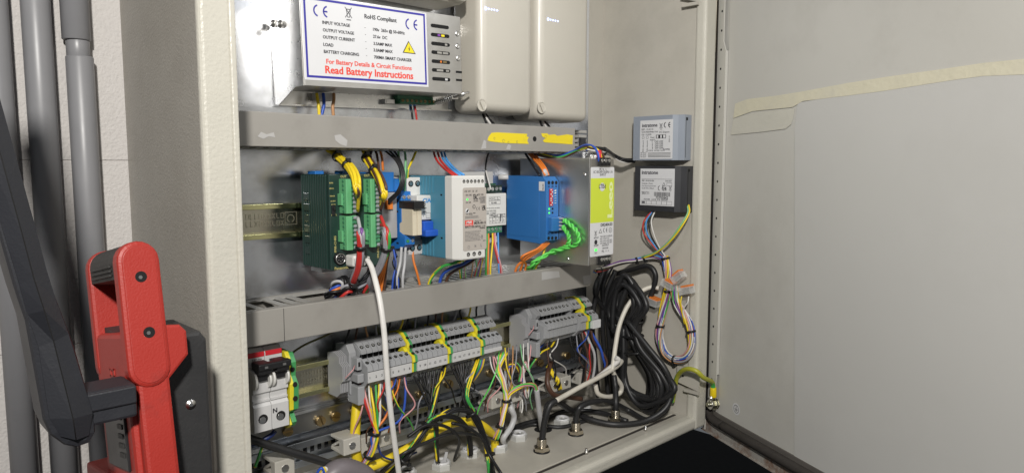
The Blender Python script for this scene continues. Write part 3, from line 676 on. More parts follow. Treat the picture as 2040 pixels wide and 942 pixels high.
for st, a, b in (('RUN', (656, 366), (663, 366)), ('PROG.', (656, 377), (665, 377)), ('ERROR', (657, 392), (667, 392)), ('ALARM', (658, 402), (668, 402)), ('RUN', (660, 409.5), (668, 409)), ('PROG.', (660, 430), (671, 429)), ('Panasonic', (666.5, 537.5), (694, 536))):
    q.fit(INKGOLD, st, a, b, .0002, bold=.00008)
u, v = q.uv(666.5, 503); q.text(INKGOLD, 'FP0R-C14RS', u+.002, v, width=.0165, h=.0002, rot=90, bold=.0001)
for st, p in (('OUT', (678, 354)), ('IN', (704, 533))):
    u, v = q.uv(*p); q.text(INKGOLD, st, u, v, size=.0032, h=.0002)
q.done(plc1, 'print')
q = Print((0, YP-.0001, 0), (1, 0, 0)); u, v = q.uv(755, 513); q.text(INKGOLD, 'FP0-E8RS', u, v, width=.012, h=.0002, rot=90); u, v = q.uv(725, 352); q.text(INKGOLD, 'OUT', u, v, size=.0032, h=.0002); q.done(plc2, 'print')
p = PY(664, 419, YP); part('mode_switch', BLACK, plc1, lambda bm: (box(bm, p.x-.002, p.x+.002, YP-.0012, YP+.001, p.z-.0055, p.z+.0055, .0004), box(bm, p.x-.0012, p.x+.0012, YP-.003, YP, p.z+.0, p.z+.0035, .0004)))
p = PY(677.5, 515, YP-.002)
pt_ = part('round_port', BLACK, plc1, lambda bm: lathe(bm, (p.x, YP+.001, p.z), (0, -1, 0), [(0, .0063), (.004, .0063), (.0042, .0060)], 24))
part('port_ring', STEEL, pt_, lambda bm: lathe(bm, (p.x, YP-.003, p.z), (0, -1, 0), [(0, .0054), (.0006, .0054), (.0006, .0047), (0, .0047)], 24, cap0=False, cap1=False))
for dx, dz in ((-.002, .0018), (.002, .0018), (-.0022, -.0012), (.0022, -.0012), (0, -.0026), (0, .0028)):
    part('port_pin', STEEL, pt_, lambda bm: lathe(bm, (p.x+dx, YP-.003, p.z+dz), (0, -1, 0), [(0, .0005), (.0006, .0005)], 6))
p = PY(718, 519, -.078)
pg = thing('data_plug', 'white moulded plug pushed into the green controller', 'plug', (p.x, -.07, p.z-.007))
part('plug_body', WHITE, pg, lambda bm: (box(bm, p.x-.0105, p.x+.0045, -.082, YP, p.z-.0056, p.z+.0062, .0022), box(bm, p.x+.0045, p.x+.0085, -.083, -.070, p.z-.0036, p.z+.0042, .0014)))
for i in range(5): part('grip_rib', WHITE2, pg, lambda bm: box(bm, p.x-.0095+i*.0016, p.x-.0087+i*.0016, -.0826, -.081, p.z-.0025, p.z+.003))
# ================================================================ RELAY SOCKET
RX0, RX1 = .4575, .4705
rl = thing('relay_socket', 'blue relay socket with two thin cream relays and black retaining clip', 'relay', (.464, -.03, 1.405))
zt_ = PY(802, 380, -.05).z; zb_ = PY(803, 494, -.05).z
part('socket', BLUER, rl, lambda bm: prism(bm, [(.008, 1.486), (.030, 1.484), (.034, zt_), (.050, zt_-.001), (.050, zt_-.034), (.046, zt_-.036), (.046, zb_+.018), (.056, zb_+.014), (.056, zb_+.004), (.050, zb_), (.030, zb_-.003), (.008, 1.400)], (RX0, 0, 0), (0, -1, 0), (0, 0, 1), (1, 0, 0), 0, RX1-RX0, .0005))
for k in range(2):
    part('relay', CRRELAY, rl, lambda bm: box(bm, RX0+.0004+k*.0064, RX0+.0062+k*.0064, -.070, -.045, PY(820, 470, -.07).z, PY(820, 417, -.07).z, .0005))
part('retaining_clip', BLACK, rl, lambda bm: (box(bm, RX0-.0006, RX1+.0006, -.074, -.046, PY(820, 417, -.07).z, PY(820, 401, -.07).z, .001), [box(bm, RX0-.001, RX1+.001, -.0748, -.072, PY(820, 417, -.07).z+.0004+i*.0021, PY(820, 417, -.07).z+.0016+i*.0021) for i in range(4)]))
for k in range(2):
    p = V((RX0+.0034+k*.0064, -.0499, zt_-.007)); part('screw', STEEL, rl, lambda bm: slotted(bm, p, (0, -1, 0), .0022, .0012, .5))
    p = V((RX0+.0034+k*.0064, -.0559, zb_+.008)); part('screw', EARTHG if k == 0 else STEEL, rl, lambda bm: slotted(bm, p, (0, -1, 0), .0018, .0012, .5))
for zz in (zt_-.012, zt_-.024, zb_+.004): part('side_mark', HOLE, rl, lambda bm: box(bm, RX0-.0002, RX0+.0004, -.044, -.040, zz, zz+.002))
# grey expansion piece with orange latch between controller and relay
ex = thing('bus_connector', 'small grey rail module with orange latch behind the relay socket', 'rail module', (.436, -.03, 1.41))
part('body', TERMD, ex, lambda bm: box(bm, .4255, .4555, -.045, -.010, 1.420, 1.470, .0008)); part('orange_latch', ORANGE, ex, lambda bm: box(bm, .440, .4475, -.049, -.044, 1.452, 1.462, .0005))
part('blue_cap', BLUER, ex, lambda bm: box(bm, .4265, .4555, -.040, -.010, 1.4705, 1.492, .0006))
# ================================================================ SMALL BREAKER
bk = thing('circuit_breaker', 'white circuit breaker with blue toggle between the relay and white supply', 'circuit breaker', (.48, -.03, 1.396))
BX0, BX1 = .4715, .4905
z = lambda px_, py_, y_: PY(px_, py_, y_).z
part('body', WHITE, bk, lambda bm: (box(bm, BX0, BX1, -.042, -.010, 1.402, 1.486, .001), box(bm, BX0, BX1+.0015, -.060, -.040, z(850, 438, -.06), z(850, 389, -.06), .0012)))
part('lower_body', WHITE2, bk, lambda bm: box(bm, BX0, BX1, -.0435, -.0415, z(825, 507, -.043), z(825, 478, -.043), .0006))
for xx in (BX0+.0048, BX0+.0142):
    for zz in (z(824, 366, -.042), z(824, 494, -.043)):
        hl = part('terminal_hole', HOLE, bk, lambda bm: lathe(bm, (xx, -.0437 if zz < 1.44 else -.0422, zz), (0, -1, 0), [(0, .0034), (.0003, .0034)], 16))
        part('terminal_screw', STEEL, hl, lambda bm: slotted(bm, (xx, -.0440 if zz < 1.44 else -.0425, zz), (0, -1, 0), .0022, .0006, 1.))
za_ = z(850, 438, -.06); 
part('toggle', mat('toggle_blue', (.02, .10, .50), .35), bk, lambda bm: (box(bm, BX0+.004, BX1-.001, -.066, -.05, za_-.012, za_-.001, .0012), box(bm, BX0+.002, BX1+.002, -.073, -.052, za_-.0175, za_-.010, .0015)))
for sx in (BX0+.0015, BX1-.0006): part('toggle_guard', WHITE, bk, lambda bm: lathe(bm, (sx, -.055, za_-.006), (1, 0, 0), [(0, .0085), (.0022, .0085)], 18))
q = Print((0, -.0601, 0), (1, 0, 0)); q.fit(mat('ink_cyan', (.03, .25, .60), .5), 'CIA', (842, 404), (858, 404), .0002, bold=.0003)
for i in range(4): q.text(INKG, ('C16', '230V', '6000', '3')[i], BX0+.0075, za_+.0165-i*.0042, size=.0026, h=.0002)
u, v = q.uv(846, 414); q.rect(EARTHG, u-.002, v-.0005, u+.001, v+.0008, .0002); q.frame(INKG, BX0+.012, za_+.002, BX0+.018, za_+.008, .0003, .0002)
q.done(bk, 'print')
# ================================================================ WHITE/TEAL RAIL SUPPLY
MX0, MX1, MZ0, MZ1, MYF = .4895, .5315, 1.3970, 1.4883, -.107
mdr = thing('rail_power_supply', 'teal and white rail power supply with beige front label', 'power supply', (.51, -.05, MZ0))
part('case', TEAL, mdr, lambda bm: box(bm, MX0+.0004, MX1-.0004, -.088, -.010, MZ0+.0006, MZ1-.0006, .001))
part('front_cap', WHITE, mdr, lambda bm: prism(bm, [(MX0, .0865), (MX0, .098), (MX0+.006, -MYF), (MX1-.003, -MYF), (MX1, .1045), (MX1, .0865)], (0, 0, 0), (1, 0, 0), (0, -1, 0), (0, 0, 1), MZ0, MZ1, .0018))
for i in range(9):
    y_ = -.016-i*.0058
    part('case_rib', TEAL, mdr, lambda bm: box(bm, MX0-.0004, MX0+.0008, y_-.0030, y_, MZ1-.022+.001*abs(i-4)*.6, MZ1-.0015, .0003))
    part('case_rib', TEAL, mdr, lambda bm: box(bm, MX0-.0004, MX0+.0008, y_-.0030, y_, MZ0+.0015, MZ0+.028-.001*i, .0003))
for zz in (MZ1-.022, MZ0+.022): part('side_notch', HOLE, mdr, lambda bm: box(bm, MX0+.0002, MX0+.0006, -.081, -.078, zz, zz+.0018))
q = Print((0, MYF, 0), (1, 0, 0))
for i in range(6):
    u, v = q.uv(924.3+i*7.35, 361.5-i*.1); hl = part('terminal_hole', HOLE, mdr, lambda bm: lathe(bm, (u, MYF+.0001, v), (0, -1, 0), [(0, .0019), (.0003, .0019)], 14)); part('terminal_screw', STEEL, hl, lambda bm: slotted(bm, (u-.0004, MYF-.0002, v-.0004), (0, -1, 0), .0011, .0004, .8))
for px_ in (933, 944.5, 955.5):
    u, v = q.uv(px_, 507-(px_-933)*.12); hl = part('terminal_hole', HOLE, mdr, lambda bm: lathe(bm, (u, MYF+.0001, v), (0, -1, 0), [(0, .0024), (.0003, .0024)], 14)); part('terminal_screw', STEEL, hl, lambda bm: slotted(bm, (u-.0004, MYF-.0002, v-.0004), (0, -1, 0), .0014, .0004, .8))
LU0 = q.uv(922, 430)[0]; LU1 = q.uv(968.5, 430)[0]; LV1 = q.uv(945, 373.5)[1]; LV0 = q.uv(945, 498)[1]
rr = .002
cor = [(LU1-rr, LV0+rr, -90), (LU1-rr, LV1-rr, 0), (LU0+rr, LV1-rr, 90), (LU0+rr, LV0+rr, 180)]
lab = part('rating_label', LABG, mdr, lambda bm: prism(bm, [(a+rr*math.cos(math.radians(c+k*22.5)), b+rr*math.sin(math.radians(c+k*22.5))) for a, b, c in cor for k in range(5)], q.O, q.R, q.U, q.N, .0001, .0004))
q = Print((0, MYF-.0004, 0), (1, 0, 0)); w_ = LU1-LU0; h_ = LV1-LV0
def T(st, fx, fy, fw, m=INK, **k): q.text(m, st, LU0+fx*w_, LV1-fy*h_, width=fw*w_, h=.0002, **k)
T('+V +V  -V  -V', .06, .075, .55); T('DC OK  12V', .12, .13, .42); T('DC OK', .62, .13, .26); T('DC OK', .12, .245, .22); T('EAC', .44, .19, .18, hs=2.2, bold=.0002); T('C', .67, .19, .06); T('LISTED', .44, .225, .2)
for i in range(5): T('UL62368-1', .72, .165+i*.022, .24, INKG)
q.disc(LEDG, LU0+w_*.18, LV1-h_*.185, .0012, .0002); q.arc(INK, LU0+w_*.46, LV1-h_*.305, .0019, .0005, 0, 360, .0002); q.text(INK, 'TUV', LU0+w_*.41, LV1-h_*.31, width=.002, h=.0002)
q.ce(INK, LU0+w_*.56, LV1-h_*.365, h_*.055, .0002); T('UK', .80, .335, .16, hs=1.1, bold=.0002); T('CA', .80, .37, .16, hs=1.1, bold=.0002)
q.disc(LABW, LU0+w_*.17, LV1-h_*.365, .0026, .00025, 18); q.poly(HOLE, [(LU0+w_*.17-.0018, LV1-h_*.365-.001), (LU0+w_*.17+.001, LV1-h_*.365+.0022), (LU0+w_*.17+.0020, LV1-h_*.365+.0006), (LU0+w_*.17-.0002, LV1-h_*.365-.002)], .0004)
T('+V ADJ.', .12, .43, .28); T('~', .42, .43, .1)
q.rect(INKR, LU0+w_*.08, LV1-h_*.605, LU0+w_*.42, LV1-h_*.515, .0002); q.text(LABW, 'MW', LU0+w_*.14, LV1-h_*.57, width=w_*.22, h=.0003, bold=.0002); q.text(LABW, 'MEAN WELL', LU0+w_*.1, LV1-h_*.598, width=w_*.29, h=.0003)
T('MODEL NO.', .5, .54, .28, INKG); T('MDR-40-12', .47, .585, .5, bold=.0001); T('INPUT:100-240VAC 1.1A', .08, .64, .87, hs=1.3); T('50/60Hz', .7, .665, .24)
rnd = random.Random(4)
for i in range(5): q.rect(INKG, LU0+w_*.08, LV1-h_*(.455+i*.014), LU0+w_*(.6+.2*rnd.random()), LV1-h_*(.455+i*.014)+.0003, .0002) if i < 3 else None
for i in range(8):
    x = LU0+w_*.08
    while x < LU0+w_*(.62+.1*rnd.random()): k = rnd.uniform(.0008, .0022); q.rect(INKG, x, LV1-h_*(.70+i*.021), x+k, LV1-h_*(.70+i*.021)+.0005, .0002); x += k+.0005
q.bin(INKG, LU0+w_*.76, LV1-h_*.83, .0045, .0002); q.rect(INK, LU0+w_*.84, LV1-h_*.865, LU0+w_*.95, LV1-h_*.855, .0002)
q.arc(INKG, LU0+w_*.23, LV1-h_*.945, .0015, .0003, 0, 360, .0002); T('N', .48, .955, .06, INKG, hs=1.3); T('L', .74, .955, .05, INKG, hs=1.3)
q.done(lab, 'print')
# ================================================================ WHITE INTERFACE MODULE
CXR = PY(1009, 420, -.042).x; CXL = CXR-.055
cv = thing('interface_module', 'small white interface module with green terminals beside the blue module', 'interface module', (CXR-.03, -.03, 1.39))
zt_ = z(1000, 385, -.042); zb_ = z(1000, 449, -.042)
part('rail_carrier', TERMD if False else WHITE2, cv, lambda bm: (box(bm, CXL, CXR-.004, -.022, -.010, z(990, 483, -.022), z(990, 342, -.022), .0008), box(bm, CXR-.010, CXR-.002, -.030, -.020, z(990, 483, -.03), z(990, 470, -.03), .0008)))
part('carrier_peg', WHITE2, cv, lambda bm: lathe(bm, PY(993, 353, -.030), V((1, -.9, 0)), [(0, .0035), (.012, .0035), (.0125, .003), (.0115, .0015)], 14))
part('cover', WHITE, cv, lambda bm: box(bm, CXL, CXR, -.042, -.024, zb_, zt_, .001))
part('circuit_board', mat('pcb_green', (.02, .10, .05), .4), cv, lambda bm: box(bm, CXL, CXR-.004, -.0265, -.0235, zb_-.010, zt_+.012))
for zz, top in ((zt_+.0055, True), (zb_-.0045, False)):
    for i in range(7):
        xx = CXR-.007-i*.0066; tb = part('terminal', mat('pcb_dark', (.012, .03, .022), .4) if top else PLUGD, cv, lambda bm: box(bm, xx-.0031, xx+.0031, -.038, -.0265, zz-.0045, zz+.0045, .0004))
        part('screw', STEEL, tb, lambda bm: slotted(bm, (xx, -.0379, zz), (0, -1, 0), .0021, .001, .7*i))
q = Print((0, -.0421, 0), (1, 0, 0))
def CT(st, fx, fy, wd, **k): q.text(INKG, st, CXR-fx, zt_-fy, width=wd, h=.0002, **k)
for i, s_ in enumerate(('-', '+', '12+', 'CL')): q.frame(INKG, CXR-.030+i*.0048, zt_-.0085, CXR-.0252+i*.0048, zt_-.0042, .0003, .0002); CT(s_, .029-i*.0048, .0078, .0022)
q.frame(INKG, CXR-.030, zt_-.0135, CXR-.0108, zt_-.0085, .0003, .0002); CT('RS-485', .026, .0125, .009)
for i, s_ in enumerate(('24 V DC, 8-30V, max 60mA', 'Baud 9600-19200', 'SN 113337')): CT(s_, .034, .0185+i*.0035, .022 if i == 0 else .016)
for i, s_ in enumerate('GRT12'): q.frame(INKG, CXR-.0295+i*.0055, zt_-.037, CXR-.024+i*.0055, zt_-.0295, .0003, .0002); CT(s_, .028-i*.0055, .035, .0018)
CT('Wiegand', .028, .0285, .013); CT('485.T', .011, .0285, .008); q.frame(INKG, CXR-.0295, zt_-.0295, CXR-.002, zt_-.0258, .0003, .0002)
q.done(cv, 'print')
# ================================================================ BLUE MODULE
LX0, LX1, LYF, LZ0, LZ1 = .6545, .6772, -.082, 1.4020, 1.4850
bl = thing('signal_module', 'flat blue rail module with red dip switches and green wires', 'rail module', (.666, -.04, LZ0))
part('case', BLUE, bl, lambda bm: prism(bm, [(.010, LZ0+.001), (.074, LZ0-.002), (.082, LZ0+.003), (.082, LZ1-.006), (.076, LZ1), (.010, LZ1+.001)], (LX0, 0, 0), (0, -1, 0), (0, 0, 1), (1, 0, 0), 0, LX1-LX0, .0005))
part('side_panel', BLUE, bl, lambda bm: box(bm, LX0-.0004, LX0+.0004, -.070, -.014, LZ0+.006, LZ1-.006, .0002))
q = Print((0, LYF, 0), (1, 0, 0))
for k in range(3):
    for py_, r_ in ((364, .0024), (474, .0023)):
        u, v = q.uv(1096.5+k*6.2, py_); part('terminal_hole', HOLE, bl, lambda bm: lathe(bm, (LX0+.0045+k*.0068, LYF+.0001, v), (0, -1, 0), [(0, r_), (.0003, r_)], 12))
    for py_ in (371.5, 464.5): u, v = q.uv(1096, py_); part('test_slot', mat('blue_dark', (.01, .05, .18), .5), bl, lambda bm: box(bm, LX0+.003+k*.0068, LX0+.006+k*.0068, LYF-.0003, LYF, v-.0012, v+.0012))
zt_ = q.uv(1100, 376)[1]; zb_ = q.uv(1100, 410)[1]
dp = part('dip_switch', mat('dip_red', (.48, .02, .03), .4), bl, lambda bm: box(bm, LX0+.0052, LX0+.0105, LYF-.0016, LYF, zb_, zt_, .0002))
for i in range(8):
    z_ = zb_+(zt_-zb_)*(i+.5)/8; o_ = (.0006, .0028)[i in (1, 4, 6)]
    part('switch_lever', WHITE, dp, lambda bm: box(bm, LX0+.0052+o_, LX0+.0052+o_+.0018, LYF-.0024, LYF-.0014, z_-.0007, z_+.0007))
for py_ in (416, 424):
    v = q.uv(1097, py_)[1]; part('indicator_light', LEDG, bl, lambda bm: lathe(bm, (LX0+.0052, LYF, v), (0, -1, 0), [(0, .0013), (.0006, .0011)], 10)); part('indicator_light', HOLE, bl, lambda bm: lathe(bm, (LX0+.0115, LYF, v), (0, -1, 0), [(0, .0014), (.0005, .0012)], 10))
q2 = Print((0, LYF-.0002, 0), (1, 0, 0))
for i in range(6): u = LX0+.0128; v = zt_-.002-i*.0031; q2.poly(INKW, [(u, v-.001), (u+.005, v-.001), (u+.005, v+.0008*(1 if i < 2 else -.4))], .0002)
q2.done(bl, 'print')
zt_ = q.uv(1100, 432)[1]; zb_ = q.uv(1100, 460)[1]
part('wire_block', BLUE, bl, lambda bm: box(bm, LX0+.003, LX1-.001, LYF-.007, LYF+.001, zb_, zt_, .0008))
GE = []
for i in range(4):
    z_ = zt_-(zt_-zb_)*(i+.5)/4; part('ferrule', wc['grey'], bl, lambda bm: lathe(bm, (LX1-.006, LYF-.0068, z_), (.5, -1, 0), [(0, .0015), (.006, .0015)], 8)); GE.append(V((LX1-.006, LYF-.0068, z_))+V((.5, -1, 0)).normalized()*.0058)
q = Print((LX0-.0003, 0, 0), (0, -1, 0)); u0, v0 = q.uv(1074, 380); u1, v1 = q.uv(1085, 362)
sk = part('sticker', LABW, bl, lambda bm: prism(bm, [(u0, v0), (u1, v0), (u1, v1), (u0, v1)], q.O, q.R, q.U, q.N, .00005, .0004)); q.text(INKG, '02.04', u1-.001, v0+.001, size=.0035, rot=90, h=.0006); q.done(sk, 'print')
# ================================================================ LIME-LABELLED SUPPLY
GX0, GX1, GYF, GZ0, GZ1 = .6779, .7245, -.1328, 1.3758, 1.5080
lp = thing('slim_power_supply', 'metal rail power supply with lime green front label next to cabinet wall', 'power supply', (.70, -.06, GZ0))
part('side_plate', mat('satin_steel', (.72, .72, .71), .36, 1., var=.12, scale=14, rvar=.12), lp, lambda bm: prism(bm, [(.012, GZ0), (-GYF-.001, GZ0), (-GYF-.001, GZ1), (.012, GZ1)], (GX0, 0, 0), (0, -1, 0), (0, 0, 1), (1, 0, 0), 0, .0014, .0004))
part('case', mat('case_grey_steel', (.40, .38, .35), .38, .9, var=.06), lp, lambda bm: box(bm, GX0+.0014, GX1, GYF, -.010, GZ0+.0006, GZ1-.0006, .0008))
for px_, py_ in ((1164, 349), (1130, 516)):
    p = PX(px_, py_, GX0); part('screw', STEEL, lp, lambda bm: lathe(bm, (GX0+.0002, p.y, p.z), (-1, 0, 0), [(0, .0030), (.0006, .0028), (.0012, .0016), (.0008, .0009)], 14))
q = Print((0, GYF, 0), (1, 0, 0))
for py0, py1, n in ((316, 331, 3), (509, 528, 4)):
    a = q.uv(1191, py1); b = q.uv(1212, py0)
    cn = part('terminal_block', BLACK, lp, lambda bm: box(bm, a[0], b[0], GYF-.004, GYF+.004, a[1], b[1]+.001, .0006))
    for i in range(n): part('screw', STEEL, cn, lambda bm: slotted(bm, (a[0]+(b[0]-a[0])*(i+.5)/n, GYF-.0039, (a[1]+b[1])/2+.002), (0, -1, 0), .0021, .0008, .6))
    for i in range(n): part('wire_opening', HOLE, cn, lambda bm: box(bm, a[0]+(b[0]-a[0])*(i+.2)/n, a[0]+(b[0]-a[0])*(i+.8)/n, GYF-.0043, GYF-.0038, a[1]+.0006, a[1]+.0030))
u0 = q.uv(1175.5, 430)[0]; u1 = q.uv(1222, 430)[0]; v1 = q.uv(1198, 333)[1]; v0 = q.uv(1198, 509)[1]
cor = [(u1-rr, v0+rr, -90), (u1-rr, v1-rr, 0), (u0+rr, v1-rr, 90), (u0+rr, v0+rr, 180)]
lab = part('rating_label', LABW, lp, lambda bm: prism(bm, [(a+rr*math.cos(math.radians(c+k*22.5)), b+rr*math.sin(math.radians(c+k*22.5))) for a, b, c in cor for k in range(5)], q.O, q.R, q.U, q.N, .0001, .0004))
q = Print((0, GYF-.0004, 0), (1, 0, 0)); w_ = u1-u0; h_ = v1-v0
vl1 = q.uv(1198, 355)[1]; vl0 = q.uv(1198, 443)[1]; q.rect(LIME, u0, vl0, u1, vl1, .0001)
q.text(mat('ink_pale_lime', (.78, .85, .42), .5), 'Leeo', u0+w_*.93, vl0+.005, width=(vl1-vl0)*.80, h=.0003, rot=90, bold=.0012, hs=.62)
q.disc(LABW, u0+w_*.48, vl1-.011, .0052, .0003, 18); q.text(INK, 'LTI5d', u0+w_*.34, vl1-.0125, width=w_*.28, h=.0005, hs=1.3)
def G(st, fx, px_py, fw, m=INKG, **k): q.text(m, st, u0+fx*w_, q.uv(1198, px_py)[1], width=fw*w_, h=.0002, **k)
G('PE  N   L', .36, 339.5, .3); G('AC 100-240V 50-60Hz 1.1A', .1, 345, .82, hs=1.4); G('INPUT', .38, 350.5, .26)
G('DR2404.03', .44, 451, .5, INK, bold=.0001)
q.poly(INK, [(u0+w_*.36, q.uv(1198, 464)[1]), (u0+w_*.50, q.uv(1198, 464)[1]), (u0+w_*.43, q.uv(1198, 455.5)[1])], .0002); q.poly(LABW, [(u0+w_*.385, q.uv(1198, 463.2)[1]), (u0+w_*.475, q.uv(1198, 463.2)[1]), (u0+w_*.43, q.uv(1198, 457)[1])], .0003)
q.ce(INK, u0+w_*.55, q.uv(1198, 464)[1], .0062, .0002); q.arc(INK, u0+w_*.86, q.uv(1198, 460)[1], .0029, .0005, 0, 360, .0002); q.text(INK, 'UL', u0+w_*.82, q.uv(1198, 461.5)[1], width=.0028, h=.0002)
q.bin(INK, u0+w_*.18, q.uv(1198, 470)[1], .0072, .0002)
for i, s_ in enumerate(('T45 CSF-13-050-01', 'IND. CONT. EQ.', 'max. amb. temp 60C', 'use copper wire 60C')): G(s_, .42, 473+i*4.2, .52 if i != 1 else .4)
G('OUTPUT', .50, 491, .3, INK); G('24V/3.8A', .52, 496.5, .26); G('PE-  +  +', .5, 503, .3)
q.disc(INK, u0+w_*.24, q.uv(1198, 481)[1], .0030, .0002, 16); G('24-28V', .16, 489, .2, INK); G('BOOST', .16, 474, .2)
q.rect(LEDG, u0+w_*.19, q.uv(1198, 499)[1], u0+w_*.30, q.uv(1198, 494)[1], .0002); G('DC', .2, 504, .1)
q.done(lab, 'print')
# ================================================================ TWO WALL BOXES
def wallbox(name, label, m, px0, px1, px2, pyT, pyB, dt):
    xf = XR-.026
    a = PX(px0, (pyT+pyB)/2, xf).y; b = PX(px1, (pyT+pyB)/2, xf).y; zt = PX((px0+px1)/2, pyT, xf).z; zb = PX((px0+px1)/2, pyB, xf).z
    c = PX(px2, (pyT+pyB)/2, XR-.008).y
    t = thing(name, label, 'control box', (XR-.013, (a+c)/2, zb), 'control boxes on the cabinet wall')
    part('case', m, t, lambda bm: prism(bm, [(-a, XR-.0005), (-a, xf+.003), (-a+.0015, xf), (-b, xf), (-b+.006, xf+.006), (-c, xf+.009), (-c, XR-.0005)], (0, 0, 0), (0, -1, 0), (1, 0, 0), (0, 0, 1), zb, zt, .0006))
    part('seam', HOLE, t, lambda bm: box(bm, XR-.0145, XR-.0140, c-.0003, c+.001, zb+.004, zt-.004))
    part('case_slot', HOLE, t, lambda bm: box(bm, XR-.0135, XR-.010, c-.0003, c+.002, zt-.008, zt-.004))
    return t, xf, a, b, zb, zt
t, xf, a, b, zb_, zt_ = wallbox('control_box', 'grey-blue plastic control box with white label on the cabinet wall', GREYB, 1260, 1339, 1371, 231, 320, 0)
q = Print((xf, 0, 0), (0, -1, 0))
def ilabel(t, xf, c0, c1, pts):
    q = Print((xf, 0, 0), (0, -1, 0)); u0, v1 = q.uv(*c0); u1, v0 = q.uv(*c1)
    return part('label', LABW, t, lambda bm: prism(bm, [(u0, v0), (u1, v0), (u1, v1), (u0, v1)], q.O, q.R, q.U, q.N, .0001, .0004)), u0, v0, u1, v1, Print((xf-.0004, 0, 0), (0, -1, 0))
lab, u0, v0, u1, v1, q = ilabel(t, xf, (1276, 241), (1339.5, 316.5), 0); w_ = u1-u0; h_ = v1-v0
def I(st, fx, fy, fw, m=INK, **k): q.text(m, st, u0+fx*w_, v1-fy*h_, width=fw*w_, h=.0002, **k)
I('intratone', .06, .17, .47, INKG, bold=.0004); q.ce(INK, u0+w_*.73, v1-h_*.215, .0085, .0002, .0012); q.bin(INKG, u0+w_*.6, v1-h_*.25, .009, .0002)
I('REF : 12-0110', .05, .255, .36, INKG); I('Carte Relais/Relay Card', .05, .315, .5); I('S/N : 13-2638', .05, .385, .3, INKG); I('DC Snapaon', .6, .335, .3, INKG)
for k in range(2): q.arc(INK, u0+w_*(.1+k*.13), v1-h_*.44, .0020, .0004, 0, 360, .0002); q.text(INK, 'Relais relay ports', u0+w_*(.115+k*.13), v1-h_*.82, width=.017, h=.0002, rot=90)
q.rect(INK, u0+w_*.5, v1-h_*.475, u0+w_*.8, v1-h_*.38, .0002); q.rect(LABW, u0+w_*.52, v1-h_*.465, u0+w_*.57, v1-h_*.39, .0003); q.rect(LABW, u0+w_*.63, v1-h_*.465, u0+w_*.68, v1-h_*.39, .0003); q.rect(LABW, u0+w_*.72, v1-h_*.465, u0+w_*.785, v1-h_*.39, .0003)
I('Power', .33, .46, .13); I('PORTS', .32, .53, .16, INKG)
for i in range(4): I('%d   OFF OFF' % (i+1), .38, .58+i*.055, .34, INKG)
I('SORTIE   ENTREE  NO.IN', .27, .80, .5, INKG); I('Routing', .72, .77, .2, INKG)
for i in range(4): q.rect(INK, u0+w_*.26, v1-h_*(.855+i*.033), u0+w_*.95, v1-h_*(.855+i*.033)+.0006, .0002)
for i in range(3): I('IN OUT', .03, .86+i*.05, .18, INKG)
I('2023-07', .92, .66, .25, INKG) if False else q.text(INKG, '2022-10', u0+w_*.92, v1-h_*.58, width=.009, h=.0002, rot=90)
q.done(lab, 'print')
t, xf, a, b, zb_, zt_ = wallbox('control_box', 'near-black plastic control box with barcode label on the cabinet wall', DKGREY, 1263, 1344, 1375, 331, 421, 0)
lab, u0, v0, u1, v1, q = ilabel(t, xf, (1276.5, 336), (1343, 411.5), 0); w_ = u1-u0; h_ = v1-v0
I('intratone', .04, .15, .48, INKG, bold=.0004); I('REF : 09-0103 EN', .05, .345, .36, INK); I('DIN-603V', .74, .345, .19, INKG); q.rect(INKG, u0+w_*.04, v1-h_*.285, u0+w_*.94, v1-h_*.278, .0002)
I('Centrale 1 Porte', .05, .42, .32, INKG); I('One Door Control Unit', .05, .485, .42, INKG); I('12-24 VDC 100mA', .05, .55, .36, INKG); I('Made in France', .05, .65, .22, INKG); I('2021-11', .05, .70, .22, INKG)
q.ce(INK, u0+w_*.53, v1-h_*.595, .0078, .0002, .0009); I('UK', .69, .54, .09, INK, bold=.0002); I('CA', .69, .585, .09, INK, bold=.0002); q.bin(INKG, u0+w_*.85, v1-h_*.60, .0075, .0002)
q.frame(INKG, u0+w_*.78, v1-h_*.46, u0+w_*.93, v1-h_*.37, .0004, .0002); q.poly(INKG, [(u0+w_*.65, v1-h_*.46), (u0+w_*.75, v1-h_*.46), (u0+w_*.7, v1-h_*.36)], .0002); q.poly(LABW, [(u0+w_*.67, v1-h_*.45), (u0+w_*.73, v1-h_*.45), (u0+w_*.7, v1-h_*.385)], .0003)
rnd = random.Random(3); x = u0+w_*.42
while x < u0+w_*.88: k = rnd.uniform(.0004, .0011); q.rect(INK, x, v1-h_*.74, x+k, v1-h_*.63, .0002); x += k+rnd.uniform(.0004, .0009)
I('75793842', .47, .815, .36, INK)
for i in range(6): q.frame(INKG, u0+w_*(.04+i*.15), v0+h_*.03, u0+w_*(.19+i*.15), v0+h_*.13, .0003, .0002)
I('POWER   LOCK  A B  READER', .12, .855, .7, INKG); q.rect(INKG, u0+w_*.06, v0+h_*.05, u0+w_*.15, v0+h_*.11, .0002)
q.done(lab, 'print')
# ================================================================ LOWER TWO-POLE BREAKER
mb = thing('circuit_breaker', 'white two-pole breaker with red band and black toggles at the rail end', 'circuit breaker', (.29, -.04, 1.24))
NX0, NX1 = .2765, .3125; NYF = -.07
def zz_(py_, y_): return PX(580, py_, NX1).z
za = PY(560, 690, -.062).z; z_tog = PY(530, 742, NYF).z
